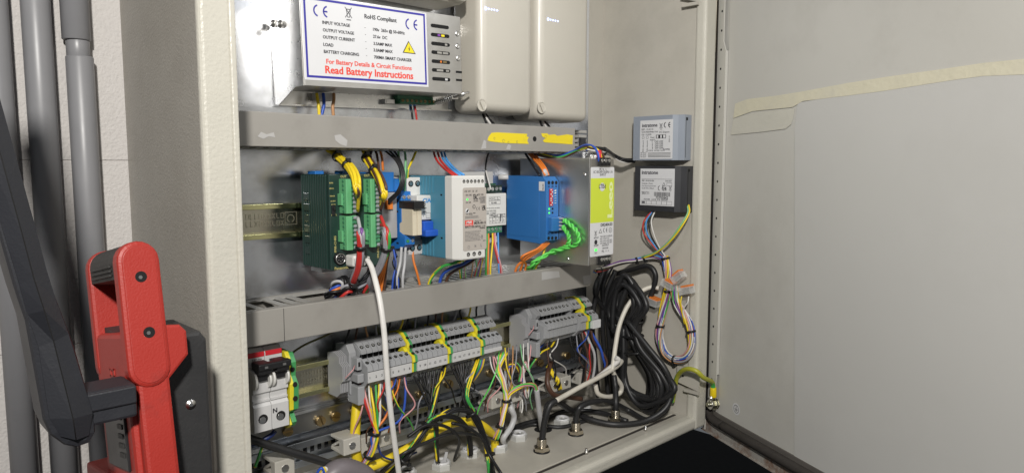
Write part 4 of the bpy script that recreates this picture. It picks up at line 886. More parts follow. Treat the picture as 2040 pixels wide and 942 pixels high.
# profile in (depth, height)
zl = {k: PY(535, v, y_).z for k, (v, y_) in dict(top=(692, -.055), band=(708, -.06), s1=(727, -.062), tog0=(745, -.066), s2=(808, -.066), low=(830, -.058), bot=(856, -.067)).items()}
prof = [(.010, zl['top']+.002), (.052, zl['top']+.001), (.056, zl['top']-.004), (.056, zl['s1']), (.067, zl['s1']-.002), (.067, zl['tog0']-.016), (.064, zl['tog0']-.018), (.064, zl['s2']+.004), (.067, zl['s2']+.001), (.067, zl['bot']), (.010, zl['bot'])]
for k in range(2):
    x0 = NX0+k*.0176
    part('pole_body', WHITE2, mb, lambda bm: prism(bm, prof, (x0, 0, 0), (0, -1, 0), (0, 0, 1), (1, 0, 0), 0, .0172, .0004))
    part('red_band', mat('band_red', (.55, .02, .03), .4), mb, lambda bm: box(bm, x0+.0005, x0+.0167, -.0566, -.0555, zl['top']-.0068, zl['top']-.0022))
    xx = x0+.0088
    hl = part('terminal_hole', HOLE, mb, lambda bm: lathe(bm, (xx, -.0669, PY(525+k*38, 834-k*8, -.067).z), (0, -1, 0), [(0, .0046), (.0004, .0046)], 18))
    part('terminal_screw', STEEL, hl, lambda bm: slotted(bm, (xx-.0006, -.0672, PY(525+k*38, 834-k*8, -.067).z-.0010), (0, -1, 0), .0032, .0006, 1.1))
    part('toggle', BLACK, mb, lambda bm: (box(bm, x0+.002, x0+.0148, -.0765, -.060, zl['tog0']+.003, zl['tog0']+.0135, .0012), box(bm, x0+.004, x0+.0128, -.0715, -.060, zl['tog0']-.004, zl['tog0']+.004, .001)))
    for sx in (x0+.0004, x0+.0142):
        part('toggle_guard', WHITE, mb, lambda bm: lathe(bm, (sx, -.0645, zl['tog0']-.004), (1, 0, 0), [(0, .0088), (.0022, .0088)], 20))
    part('front_groove', WHITE2, mb, lambda bm: box(bm, x0+.0003, x0+.0169, -.0655, -.0635, zl['tog0']-.0255, zl['tog0']-.0235))
part('toggle_bar', BLACK, mb, lambda bm: box(bm, NX0+.0015, NX0+.0334, -.0785, -.070, zl['tog0']+.0075, zl['tog0']+.0138, .001))
for k in range(2): part('toggle_pin', STEEL, mb, lambda bm: box(bm, NX0+.007+k*.0176, NX0+.010+k*.0176, -.0788, -.078, zl['tog0']+.0095, zl['tog0']+.0115))
q = Print((0, -.0561, 0), (1, 0, 0)); q.text(INK, 'S 271-NA', NX0+.005, zl['top']-.0100, width=.0095, h=.0002); q.text(INK, 'K 6 A', NX0+.006, zl['top']-.0138, width=.0075, h=.0002, bold=.0001)
q.text(INK, '1  N', NX0+.0215, zl['top']-.0118, width=.004, h=.0002); q.line(INK, (NX0+.022, zl['top']-.0165), (NX0+.0245, zl['top']-.0135), .0004); q.line(INK, (NX0+.0255, zl['top']-.0165), (NX0+.028, zl['top']-.0135), .0004)
q.done(mb, 'print')
q = Print((0, -.0671, 0), (1, 0, 0)); q.text(INK, 'N', NX0+.0185, zl['s2']-.0075, width=.0042, h=.0002, bold=.0002); q.done(mb, 'print')
# ================================================================ TERMINAL BLOCKS
TP = [(.012, 1.306), (.027, 1.3105), (.036, 1.3085), (.0455, 1.3005), (.0455, 1.2980), (.034, 1.2970), (.034, 1.2885), (.046, 1.2925), (.0565, 1.2865), (.0575, 1.2815), (.0545, 1.2800), (.0545, 1.2690), (.048, 1.2650), (.044, 1.2600), (.030, 1.2560), (.012, 1.2540)]
PITCH = .00728; X1 = .4094
def hole(bm, x, y, z_, nrm, r): lathe(bm, V((x, y, z_)), nrm, [(0, r), (.0003, r)], 10)
N1 = V((0, -.644, .765)); N2 = V((0, -.496, .868))
def block(xc, label, dz=0., wide=PITCH, prof=TP):
    t = thing('terminal_block', label, 'terminal block', (xc, -.03, 1.254+dz), 'grey terminal blocks')
    part('body', TERM, t, lambda bm: prism(bm, [(a, b+dz) for a, b in prof], (xc-wide/2+.0003, 0, 0), (0, -1, 0), (0, 0, 1), (1, 0, 0), 0, wide-.0006, .00025))
    part('screw_hole', HOLE, t, lambda bm: hole(bm, xc, -.0408, 1.3046+dz, N1, .0022)); part('screw_hole', HOLE, t, lambda bm: hole(bm, xc, -.0513, 1.2897+dz, N2, .0022))
    for c_, (y_, z_), nn in ((0, (-.0407, 1.3045), N1), (1, (-.0512, 1.2896), N2)):
        part('screw', RAILD, t, lambda bm: slotted(bm, V((xc-.0003, y_, z_+dz))+nn*.0004, nn, .0014, .0005, .5+c_))
    part('gap_shade_insert', HOLE, t, lambda bm: box(bm, xc-wide/2+.0012, xc+wide/2-.0008, -.0475, -.037, 1.2925+dz, 1.2962+dz) if False else box(bm, xc-wide/2+.0012, xc+wide/2-.0008, -.0345, -.0338, 1.2898+dz, 1.2962+dz))  # dark insert added in the gap between tiers to deepen its shade
    return t
def earth(xc, label, dz=0.):
    t = thing('earth_terminal', label, 'terminal block', (xc, -.03, 1.25+dz), 'green and yellow earth terminals')
    w_ = PITCH
    pf = [(.012, 1.3085), (.027, 1.3125), (.036, 1.3105), (.0475, 1.3005), (.0485, 1.296), (.047, 1.291), (.0575, 1.2875), (.0585, 1.281), (.0555, 1.2795), (.0552, 1.2690), (.040, 1.2630), (.030, 1.2560), (.012, 1.2530)]
    part('green_half', EARTHG, t, lambda bm: prism(bm, [(a, b+dz) for a, b in pf], (xc, 0, 0), (0, -1, 0), (0, 0, 1), (1, 0, 0), 0, w_/2-.0001, .0003))
    part('yellow_half', EARTHY, t, lambda bm: prism(bm, [(a, b+dz) for a, b in pf], (xc-w_/2+.0001, 0, 0), (0, -1, 0), (0, 0, 1), (1, 0, 0), 0, w_/2-.0001, .0003))
    part('yellow_tab', EARTHY, t, lambda bm: prism(bm, [(.036, 1.2905+dz), (.050, 1.292+dz), (.046, 1.2955+dz), (.040, 1.2975+dz)], (xc-w_/2-.0042, 0, 0), (0, -1, 0), (0, 0, 1), (1, 0, 0), 0, .0042))
    for y_, z_, nn in ((-.0423, 1.3051, N1), (-.0485, 1.2965, V((0, -1, .2))), (-.0527, 1.2893, V((0, -.5, .9)))):
        part('screw_hole', HOLE, t, lambda bm: hole(bm, xc+.0006, y_-.0003, z_+dz+.0002, nn, .0021))
    return t
seq = [str(i) for i in range(1, 9)]+['E']+['9', '10', '11', '12', '13', '14', 'E', '15', '16', '17', '18', '19', '20', 'E', 'u', 'u', 'u', 'u']
x = X1; pos = {}; prev = '0'; nE = 0
for s_ in seq:
    if s_ == 'E':
        nxt = str(int(prev)+1); nE += 1
        earth(x, 'green and yellow earth terminal next to grey terminal %s on the long strip' % prev)
        pos['E%d' % nE] = x
    elif s_ == 'u':
        block(x, 'unnumbered grey terminal block at the end of the long strip')
        pos['u%d' % sum(k.startswith('u') for k in pos)] = x
    else:
        block(x, 'grey terminal block marked %s on the long terminal strip' % s_); pos[s_] = x; prev = s_
    x += PITCH
XE = x
def marker(names, label):
    xa = pos[names[0]]-PITCH/2+.0003; xb = pos[names[-1]]+PITCH/2-.0003
    t = thing('marker_strip', label, 'marker strip', ((xa+xb)/2, -.056, 1.269), 'numbered marker strips')
    part('strip', WHITE2, t, lambda bm: box(bm, xa, xb, -.0570, -.0546, 1.2692, 1.2803, .0003))
    q = Print((0, -.0571, 0), (1, 0, 0))
    for n_ in names: q.text(INK, n_, pos[n_]-.0009*len(n_), 1.2735, size=.0036, h=.0002)
    q.done(t, 'print')
for g in (['1', '2', '3', '4'], ['5', '6', '7', '8'], ['9', '10'], ['11', '12', '13', '14'], ['15', '16'], ['17', '18', '19', '20']):
    marker(g, 'white marker strip printed with numbers %s to %s' % (g[0], g[-1]))
pbox('blank_marker_strip', WHITE2, None, (pos['u0']-PITCH/2, pos['u3']+PITCH/2, -.0566, -.0546, 1.2700, 1.2745), .0003, label='narrow blank marker strip on the unnumbered terminals', cat='marker strip')
def end_clamp(xr, label, dz=0., s=1.):
    t = thing('end_clamp', label, 'end clamp', (xr-.012*s, -.03, 1.245+dz), 'grey rail end clamps')
    # row of thin fins and a stepped body
    for i in range(5):
        xx = xr-.027*s+i*.0028*s
        part('fin', TERMD, t, lambda bm: prism(bm, [(.010, 1.298+dz-i*.0004), (.022, 1.301+dz), (.034, 1.297+dz), (.034, 1.291+dz), (.041, 1.287+dz), (.041, 1.272+dz), (.036, 1.268+dz), (.036, 1.258+dz), (.028, 1.252+dz), (.010, 1.252+dz)], (xx, 0, 0), (0, -1, 0), (0, 0, 1), (1, 0, 0), 0, .0016*s, .0002))
    part('body', TERM, t, lambda bm: (prism(bm, [(.010, 1.306+dz), (.032, 1.3085+dz), (.038, 1.300+dz), (.038, 1.255+dz), (.010, 1.252+dz)], (xr-.013*s, 0, 0), (0, -1, 0), (0, 0, 1), (1, 0, 0), 0, .0118*s, .0005), box(bm, xr-.010*s, xr-.002*s, -.050, -.038, 1.283+dz, 1.296+dz, .0006), box(bm, xr-.012*s, xr-.001*s, -.053, -.038, 1.2700+dz, 1.2795+dz, .001), box(bm, xr-.011*s, xr+.0006*s, -.052, -.030, 1.2455+dz, 1.2655+dz, .001)))
    part('window', HOLE, t, lambda bm: (box(bm, xr-.0082*s, xr-.0050*s, -.0503, -.0499, 1.2870+dz, 1.2920+dz), box(bm, xr-.0100*s, xr-.0025*s, -.0390, -.0380, 1.2665+dz, 1.2698+dz)))
    part('tie_string', wc['pink'], t, lambda bm: tube(bm, [V((xr-.028*s, -.047, 1.277+dz)), V((xr-.016*s, -.049, 1.285+dz)), V((xr-.011*s, -.0462, 1.288+dz))], .0006, 6))
    return t
end_clamp(X1-PITCH/2-.0006, 'grey finned end clamp in front of terminal 1', 0., .72)
part_w = part
# end plate slanted wings at the left of block 1 and at both ends of the short strip
def wing(xa, xb, label, dz=0):
    t = thing('end_plate', label, 'end plate', ((xa+xb)/2, -.03, 1.26+dz), 'grey terminal end plates')
    pf = [(.014, 1.306), (.027, 1.3105), (.046, 1.300), (.040, 1.2925), (.058, 1.287), (.058, 1.271), (.050, 1.262), (.014, 1.258)]
    part('plate', TERM, t, lambda bm: prism(bm, [(a, b+dz) for a, b in pf], (xa, 0, 0), (0, -1, 0), (0, 0, 1), (1, 0, 0), 0, xb-xa, .0003))
wing(X1-PITCH/2-.0004, X1-PITCH/2+.0002, 'thin grey end plate against terminal 1')
# second, shorter strip
DZ2 = .0
def xof(px_, py_, y_): return PY(px_, py_, y_).x
xs0 = xof(1080, 621, -.0435); xs1 = xof(1132.5, 610, -.0435); pw = (xs1-xs0)/7
dz2 = PY(1080, 621, -.0435).z-1.3034
end_clamp(xs0-pw*1.6, 'grey finned end clamp in front of the short terminal strip', dz2, .62)
wing(xs0-pw*1.55, xs0-pw*.55, 'broad grey end plate at the start of the short strip', dz2)
for i in range(8): block(xs0+i*pw, 'grey unmarked terminal block in the short strip before its earth terminal', dz2, pw)
wing(xs0+7.55*pw, xs0+8.3*pw, 'grey end plate halfway along the short terminal strip', dz2)
for i in range(2): block(xs0+(8.85+i)*pw, 'grey terminal block in the pair just before the short strip earth terminal', dz2, pw)
earth(xs0+10.95*pw, 'green and yellow earth terminal on the short terminal strip', dz2)
for i in range(2): block(xs0+(12+i)*pw, 'grey terminal block after the earth terminal ending the short strip', dz2, pw)
pbox('white_marker', LABW, None, (xs0+11.5*pw, xs0+13.6*pw, -.061, -.0545, 1.2690+dz2, 1.2805+dz2), .0004, label='bright white marker cap ending the short strip', cat='marker cap')
# earth terminal stack beside the lower breaker
eg = thing('earth_terminal', 'tall green and yellow earth terminal beside the two-pole breaker', 'terminal block', (.316, -.03, 1.25), 'green and yellow earth terminals')
ex0 = NX1+.0012
part('yellow_half', EARTHY, eg, lambda bm: prism(bm, [(.012, 1.318), (.056, 1.320), (.062, 1.312), (.060, 1.298), (.066, 1.290), (.064, 1.264), (.054, 1.258), (.060, 1.248), (.056, 1.244), (.012, 1.244)], (ex0, 0, 0), (0, -1, 0), (0, 0, 1), (1, 0, 0), 0, .0042, .0005))
part('green_half', EARTHG, eg, lambda bm: prism(bm, [(.012, 1.318), (.056, 1.3185), (.062, 1.310), (.060, 1.296), (.066, 1.288), (.064, 1.264), (.054, 1.258), (.060, 1.250), (.056, 1.245), (.012, 1.245)], (ex0+.0044, 0, 0), (0, -1, 0), (0, 0, 1), (1, 0, 0), 0, .0048, .0005))
for zz in (1.303, 1.289, 1.275): part('screw_hole', HOLE, eg, lambda bm: hole(bm, ex0+.0052, {1.303: -.0612, 1.289: -.0658, 1.275: -.0655}[zz], zz, V((0, -1, .12)), .0026))
# ================================================================ CABLE CLAMPS
def clamp(px_, py_, y_, label, wide=1):
    p = PY(px_, py_, y_); t = thing('cable_clamp', label, 'cable clamp', (p.x, -.03, p.z-.009), 'grey plastic cable clamps')
    yb = -.018; w_ = .0105*wide
    part('jaw', CLAMPM, t, lambda bm: (box(bm, p.x-w_, p.x+w_, y_, y_+.010, p.z-.009, p.z+.009, .001), box(bm, p.x-w_, p.x+w_, y_+.009, yb, p.z+.0055, p.z+.0085, .0006), box(bm, p.x-w_, p.x+w_, y_+.009, yb, p.z-.0085, p.z-.0050, .0006), prism(bm, [(-y_-.010, p.z+.006), (-yb, p.z-.004), (-yb, p.z-.007), (-y_-.010, p.z+.003)], (p.x-w_*.9, 0, 0), (0, -1, 0), (0, 0, 1), (1, 0, 0), 0, w_*1.8)))
    part('screw', STEEL, t, lambda bm: slotted(bm, (p.x, y_+.0003, p.z), (0, -1, 0), .0040, .0012, 1.2))
    return t
clamp(702, 887, -.045, 'grey cable clamp gripping the thick yellow cable'); clamp(736, 884, -.030, 'grey cable clamp between the yellow cable and the coloured wires')
clamp(770, 872, -.030, 'grey cable clamp just beyond the coloured wires'); clamp(568, 932, -.045, 'grey cable clamp low under the two-pole breaker'); clamp(992, 798, -.045, 'grey cable clamp holding the pink and white data wires')
clamp(1030, 786, -.045, 'grey cable clamp beside the upright grey cable'); clamp(1106, 768, -.042, 'grey cable clamp behind the brown cable'); clamp(1128, 762, -.042, 'grey cable clamp next to the striped sleeve'); clamp(1165, 752, -.035, 'grey cable clamp under the short terminal strip')
# ================================================================ GLANDS
GZ = ZF+.0018
def pgland(px_, py_, label, r=.0125, tilt=0.):
    p = PZ(px_, py_, GZ+.004); t = thing('cable_gland', label, 'cable gland', (p.x, p.y, GZ), 'plastic cable gland nuts')
    part('nut', GLANDW if r < .0135 else CLAMPM, t, lambda bm: (lathe(bm, (p.x, p.y, GZ-.0002), (0, 0, 1), [(0, r), (.0062, r), (.0075, r*.94), (.0075, r*.72), (.002, r*.70)], 6, ph=tilt, cap1=True)))
    part('collar', LABW, t, lambda bm: lathe(bm, (p.x, p.y, GZ+.004), (0, 0, 1), [(0, r*.78), (.0055, r*.78), (.0058, r*.68), (.0005, r*.66)], 20))
    part('bore', HOLE, t, lambda bm: lathe(bm, (p.x, p.y, GZ+.0046), (0, 0, 1), [(0, r*.64), (.0004, r*.64)], 18))
    return V((p.x, p.y, GZ+.006))
g1 = pgland(880, 925, 'loose grey plastic gland nut with a cut cable sheath in it', tilt=.2); g2 = pgland(937, 900, 'grey plastic gland nut under the black wire arch', .0128)
g3 = pgland(993, 890, 'grey plastic gland nut where the yellow cable enters'); g4 = pgland(1033, 868, 'grey plastic gland nut beside the open floor hole'); g5 = pgland(1120, 838, 'grey plastic gland nut behind the metal glands'); g6 = pgland(1163, 815, 'grey plastic gland nut near the coiled black cable')
g7 = pgland(810, 942, 'grey plastic gland nut behind the white lead')
p = PZ(1082, 855, GZ); part('floor_hole', HOLE, cab, lambda bm: lathe(bm, (p.x, p.y, GZ-.0002), (0, 0, 1), [(0, .0125), (.0004, .0125)], 28)); fh = V((p.x, p.y, GZ))
def mgland(px_, py_, label):
    p = PZ(px_, py_, GZ); t = thing('metal_cable_gland', label, 'cable gland', (p.x, p.y, GZ), 'nickel cable glands')
    part('washer', BLACK, t, lambda bm: lathe(bm, (p.x, p.y, GZ-.0002), (0, 0, 1), [(0, .0108), (.0016, .0108)], 24))
    part('lock_nut', NICKEL, t, lambda bm: lathe(bm, (p.x, p.y, GZ+.0012), (0, 0, 1), [(0, .0095), (.0008, .0108), (.0046, .0108), (.0054, .0098)], 6, ph=.4))
    pr_ = [(0, .0064)]
    for i in range(6): pr_ += [(.0008+i*.0016, .0064), (.0014+i*.0016, .0057), (.0018+i*.0016, .0064)]
    part('thread', NICKEL, t, lambda bm: lathe(bm, (p.x, p.y, GZ+.006), (0, 0, 1), pr_+[(.0108, .0062), (.0108, .0052), (.004, .005)], 20))
    return V((p.x, p.y, GZ+.013))
m1 = mgland(1079, 898, 'nickel cable gland with the white-tailed black cable'); m2 = mgland(1147, 864, 'nickel cable gland between the two other metal glands'); m3 = mgland(1226, 838, 'nickel cable gland beside the coiled black cable')
# ================================================================ WIRES: MIDDLE ROW
def fan(name, label, cat, group, starts, via, ends, cols, r, ties=(), tieR=.006, seed=0, packed=.0023):
    """each wire: start, packed round the via points, own end"""
    n = len(cols); allv = [PY(*v) if not isinstance(v, V) else v for v in via]
    t = thing(name, label, cat, allv[len(allv)//2], group)
    sl = [(0, 0)]+[(1, k*math.pi/3) for k in range(6)]+[(1.85, k*math.pi/4.5) for k in range(9)]
    rnd = random.Random(seed)
    for i, col in enumerate(cols):
        rr, a = sl[i]; P = [starts[i]] if starts else []
        for j, c in enumerate(allv):
            aa = a+j*.35; e = V((math.cos(aa)*.72, -math.cos(aa)*.70, math.sin(aa)))*rr*packed; P.append(c+e)
        if ends: P.append(ends[i])
        bm = bmesh.new()
        if isinstance(col, tuple): tube(bm, catmull(P, 7), r, 8, True, pitch=.5); obj('wire', bm, [wc[col[0]], wc[col[1]]], t)
        else: tube(bm, catmull(P, 7), r, 8); obj('wire', bm, wc[col], t)
    for k in ties:
        d_ = allv[min(k+1, len(allv)-1)]-allv[max(k-1, 0)]; tie(t, allv[k], d_, tieR)
    return t
G0 = 'wire looms of the controllers'
def V3(*a): return V(a)
st = [PY(650+i*3.2, 299, -.035+.002*i) for i in range(9)]
fan('wire_loom', 'yellow wire loom curving into the upper plug of the ribbed controller', 'wire loom', G0, st, [(672, 312, -.045), (692, 330, -.070), (706, 352, -.092), (712, 378, -.100)], [V(e) for e in E1]+[V(E1[-1])+V((.002, 0, -.002))], ['yellow', 'yellow', 'yellow', 'yellow', 'yellow', 'brown', 'yellow', 'yellow'], .0017, ties=(0, 1), tieR=.0047)
st = [PY(722+i*2.6, 299, -.035+.002*i) for i in range(9)]
fan('wire_loom', 'yellow wire loom curving into the upper plug of the expansion controller', 'wire loom', G0, st, [(730, 315, -.045), (745, 340, -.068), (757, 362, -.090), (765, 388, -.098)], E3, ['yellow', 'yellow', 'yellow', 'brown', 'yellow', 'yellow', 'yellow', 'brown'], .0017, ties=(0, 1), tieR=.0047)
use = [E2[0], E2[2], E2[3], E2[4], E2[6], E2[7]]
en = [PY(690+i*4, 582, -.052+.002*i) for i in range(8)]
fan('wire_loom', 'grey, red and purple wire loom hanging from the ribbed controller', 'wire loom', G0, use, [(718, 462, -.100), (719, 492, -.098), (715, 530, -.090), (704, 560, -.070)], en[:6], ['lgrey', 'grey', 'purple', 'grey', 'red', 'red'], .0018, ties=(1, 3), tieR=.0046)
use = [E4[0], E4[1], E4[2], E4[3], E4[4], E4[7]]
fan('wire_loom', 'red, green and grey wire loom hanging from the expansion controller', 'wire loom', G0, use, [(769, 462, -.100), (770, 495, -.098), (758, 530, -.085), (738, 560, -.065)], [p+V((.02, 0, -.003)) for p in en[:6]], ['red', 'green', 'red', 'grey', 'grey', 'grey'], .0019, ties=(1,), tieR=.0047)
bundle('wire_bundle', 'tangle of dark blue, black and orange wires pushed into the duct slot', 'wire bundle', [(655, 600, -.045), (668, 575, -.050), (680, 560, -.052), (694, 570, -.055), (700, 600, -.05)], ['cable', 'dkblue', 'cable', 'blue', 'orange', 'black', 'cable', 'lgrey', 'black'], .0016, twist=2, seed=3)
bundle('wire_bundle', 'black and grey wire bundle dipping into the duct below the controllers', 'wire bundle', [(745, 505, -.045), (738, 545, -.055), (712, 572, -.060), (690, 576, -.060), (676, 600, -.05)], ['cable', 'grey', 'cable', 'black', 'grey', 'red', 'black'], .0016, ties=(.6,), twist=1, seed=5)
for i in range(4):
    wire('wire', [(768+i*2.5, 500, -.06), (764+i*2, 530, -.06), (752+i*5, 560, -.055), (748+i*5, 590, -.05)], .0014, wc['orange' if i < 3 else 'brown'], label='orange lead dropping beside the expansion controller into the duct' if i < 3 else 'brown lead dropping beside the expansion controller into the duct', cat='wire', group='leads into the lower duct')
for i in range(6):
    wire('wire', [(783+i*1.5, 490+i*4, -.04), (788-i, 525, -.048), (783+i*2.5, 556, -.05), (780+i*3, 592, -.045)], .0011, wc[('blue', 'black', 'dkblue', 'black', 'blue', 'black')[i]], label='thin %s lead under the blue relay socket' % ('blue' if i in (0, 4) else 'dark blue' if i == 2 else 'black'), cat='wire', group='leads into the lower duct')
for i in range(3):
    wire('wire', [(766+i*9, 299, -.04), (790+i*4, 322, -.055), (800+i*3, 352, -.065), (792+i*3, 380, -.062), (774, 398+i*4, -.05)], .0012, wc['cable'], label='black lead looping down in front of the relay socket', cat='wire', group='black leads at the relay')
for i in range(2):
    wire('wire', [(748+i*9, 299, -.035), (752+i*9, 315, -.04), (755+i*8, 340, -.04)], .0014, wc['orange' if i else 'brown'], label='%s lead behind the yellow loom' % ('orange' if i else 'brown'), cat='wire', group='leads behind the loom')
for i, (a, b) in enumerate(((793, 799), (806, 808))):
    wire('wire', [(a, 299, -.035), (a+2, 318, -.042), (b-1, 350, -.048), (b-2, 386, -.046)], .0013, wc['mint'], label='pale green lead entering the top of the relay socket', cat='wire', group='green relay leads')
wire('wire', [(830, 299, -.035), (822, 318, -.04), (813, 338, -.042), (811, 362, -.040)], .0014, wc['yellow'], stripe=wc['green'], label='yellow and green lead entering the white circuit breaker', cat='wire')
for i in range(2):
    wire('wire', [(800+i*8, 492, -.05), (797+i*9, 525, -.05), (790+i*12, 556, -.05), (793+i*11, 585, -.045)], .0016, wc['lgrey'], label='pale grey lead below the relay socket', cat='wire', group='grey relay leads')
wire('wire', [(822, 500, -.042), (824, 520, -.045), (832, 548, -.048), (839, 580, -.045)], .0014, wc['orange'], label='single orange lead under the white circuit breaker', cat='wire')
for i, (c_, a, e) in enumerate((('red', (863, 300), (905, 347)), ('red', (871, 300), (911, 346)), ('lblue', (878, 300), (918, 346)), ('lblue', (884, 300), (925, 345)))):
    wire('wire', [(a[0], a[1], -.04), ((a[0]*.85+e[0]*.15), 318, -.055), (a[0]*.6+e[0]*.4+3, 334, -.075), (e[0]-12, 342, -.09), (e[0], e[1]+4, -.098)], .0013, wc[c_], label='%s lead bending into the top of the white rail supply' % ('red' if i < 2 else 'light blue'), cat='wire', group='%s leads of the white supply' % ('red' if i < 2 else 'blue'))
wire('wire', [(850, 588, -.05), (858, 556, -.055), (880, 532, -.07), (905, 524, -.085), (925, 516, -.095)], .0018, wc['green'], stripe=wc['yellow'], label='green and yellow lead arching under the white rail supply', cat='wire')
wire('wire', [(873, 588, -.05), (879, 552, -.055), (897, 535, -.07), (922, 526, -.085), (940, 514, -.095)], .0019, wc['blue'], label='dark blue lead arching under the white rail supply', cat='wire')
wire('wire', [(883, 588, -.05), (892, 552, -.055), (910, 537, -.07), (932, 526, -.085), (950, 512, -.095)], .0017, wc['brown'], label='brown lead arching under the white rail supply', cat='wire')
rnd = random.Random(11)
for i in range(9):
    a = 912+i*6; c_ = ('yellow', 'green', 'pink', 'lgreen', 'tan', 'green', 'red', 'purple', 'yellow')[i]
    wire('wire', [(a+rnd.uniform(0, 24), 505, -.03), (a+rnd.uniform(-3, 8), 528, -.04), (a+rnd.uniform(-6, 6), 555, -.045)], .0008, wc[c_], label='hair-thin %s lead behind the white rail supply' % dict(lgreen='bright green', tan='tan').get(c_, c_), cat='wire', group='thin leads behind the supply')
wire('wire', [(975, 299, -.03), (969, 320, -.032), (968, 345, -.036), (977, 376, -.038)], .0011, wc['black'], label='thin black lead entering the white interface module', cat='wire')
wire('wire', [(968, 340, -.037), (972, 356, -.038), (978, 378, -.039)], .0010, wc['white'], label='thin white lead entering the white interface module', cat='wire')
for i, (c_, a, b) in enumerate((('orange', 973, 972), ('yellow', 981, 977), ('red', 983, 996), ('pink', 986, 999), ('lblue', 992, 994), ('green', 970, 968))):
    wire('wire', [(a, 462, -.036), (a+.5, 480, -.040), (a*.6+b*.4, 505, -.044), (b, 535, -.045), (b, 560, -.04)], .0011, wc[c_], label='%s lead hanging from the interface module green terminals' % dict(lblue='light blue').get(c_, c_), cat='wire', group='leads of the interface module')
for i in range(3):
    wire('wire', [(1052+i*5, 305, -.035), (1064+i*5, 318, -.05), (1078+i*4, 334, -.068), (1086+i*3.5, 350, -.075)], .0015, wc['orange'], label='orange lead bending into the top of the blue module', cat='wire', group='orange leads above the blue module')
    wire('wire', [(1094-i*5, 484, -.075), (1080-i*5, 496, -.075), (1055-i*8, 512, -.066), (1032-i*1+i*9, 528, -.055), (1024+i*9, 550, -.048)], .0016, wc['orange'], label='orange lead curving from the blue module foot into the duct', cat='wire', group='orange leads under the blue module')
wire('wire', [(1046, 305, -.03), (1062, 330, -.05), (1075, 350, -.065)], .0015, wc['cable'], label='black lead behind the orange leads of the blue module', cat='wire')
wire('wire', [(1088, 486, -.07), (1080, 512, -.07), (1068, 532, -.06), (1060, 555, -.05)], .0013, wc['yellow'], label='yellow lead hanging from the foot of the blue module', cat='wire')
part('grey_boot', wc['lgrey'], bl, lambda bm: lathe(bm, PY(1087, 351, -.073), (-.2, .2, 1), [(0, .0040), (.006, .0036), (.009, .0026)], 12))
for s_ in range(2):
    xg = LX1-.004
    pp = ((1128, 441), (1141, 452), (1152, 468), (1148, 486), (1128, 493), (1100, 501)) if s_ == 0 else ((1122, 452), (1130, 464), (1134, 478), (1128, 490), (1112, 499), (1088, 508))
    pts = [GE[s_*2].lerp(GE[s_*2+1], .5)]+[PX(a, b, xg) for a, b in pp[:5]]+[PX(*pp[5], xg-.006), PY(1072-s_*8, 519+s_*3, -.072), PY(1055-s_*6, 540, -.052)]
    bundle('twisted_pair', 'green twisted wire pair with the %s loop at the blue module' % ('wider' if s_ == 0 else 'tighter'), 'wire pair', pts, ['lgreen', 'lgreen'], .0016, twist=7, group='green twisted pairs', seed=s_, k=12)
# leads to the lime supply and the wall boxes
for i, c_ in enumerate(('blue', ('yellow', 'green'), 'brown')):
    nm = ('blue', 'yellow and green', 'brown')[i]
    P = [(1082-i*10, 305+i, -.04), (1110, 310+i*3, -.055), (1140, 302+i*2, -.075), (1163, 290+i*2+4*(i == 1), -.10), (1180, 291+i*2, -.12), (1190+i*4, 303, -.132), (1194+i*5.5, 322, -.134)]
    wire('wire', P, .0015, wc[c_[0]] if isinstance(c_, tuple) else wc[c_], stripe=wc['green'] if i == 1 else None, label='%s lead bending into the top of the lime-labelled supply' % nm, cat='wire', group='mains leads of the lime-labelled supply')
part('red_boot', mat('boot_red', (.6, .03, .04), .4), lp, lambda bm: lathe(bm, PY(1193, 300, -.131), (0, -.1, -1), [(0, .0032), (.011, .0034), (.012, .0026)], 12))
bundle('cable_bundle', 'black, white and blue leads tied above the lime supply running to the grey box', 'wire bundle', [PY(1168, 296, -.06), PY(1204, 300, -.07), PX(1222, 310, .855), PX(1242, 319, .868), PX(1264, 320, .888)], ['cable', 'white', 'blue', 'cable', 'cable', 'black'], .0013, ties=(.28,), twist=.4, seed=8, tieR=.004)
bundle('wire_bundle', 'thin leads tied in a row below the lime-labelled supply', 'wire bundle', [PY(1186, 540, -.10), PX(1205, 535, .79), PX(1235, 524, .85), PX(1268, 518, .885), PX(1300, 511, .893), PX(1325, 516, .893)], ['yellow', 'red', 'blue', 'lblue', 'purple', 'white', 'black'], .0011, ties=(.12, .62, .70), twist=.5, seed=9)
for i, (c_, o_) in enumerate((('red', -4), ('lblue', 0), ('black', 4), ('white', 8))):
    wire('wire', [PX(1303+o_*.4, 418, .886), PX(1288+o_*1.2, 440, .880), PX(1289+o_*1.6, 464, .880), PX(1305+o_*.9, 490, .886), PX(1324+o_*.3, 512, .892)], .0011, wc[c_], label='%s lead below the near-black control box' % dict(lblue='light blue').get(c_, c_), cat='wire', group='leads of the near-black box')
for i, c_ in enumerate(('mint', 'yellow')):
    wire('wire', [PX(1369+i*3, 408, .892), PX(1370+i*3, 424, .888), PX(1355+i*4, 450, .880), PX(1333+i*3, 480, .880), PX(1308, 501+i*2, .884), PX(1285, 510+i*3, .888), PX(1255, 520+i*2, .884), PX(1205, 533+i*2, .80)], .0012, wc[c_], label='%s lead sweeping from the black box corner under the lime supply' % ('green' if i == 0 else 'yellow'), cat='wire', group='leads of the near-black box')
XL = .893
loop = [PX(*p, XL) for p in ((1325, 510), (1331, 545), (1328, 585), (1320, 625), (1314, 665), (1322, 700), (1344, 716), (1366, 712), (1378, 690), (1376, 655), (1362, 625), (1348, 600), (1342, 570))]
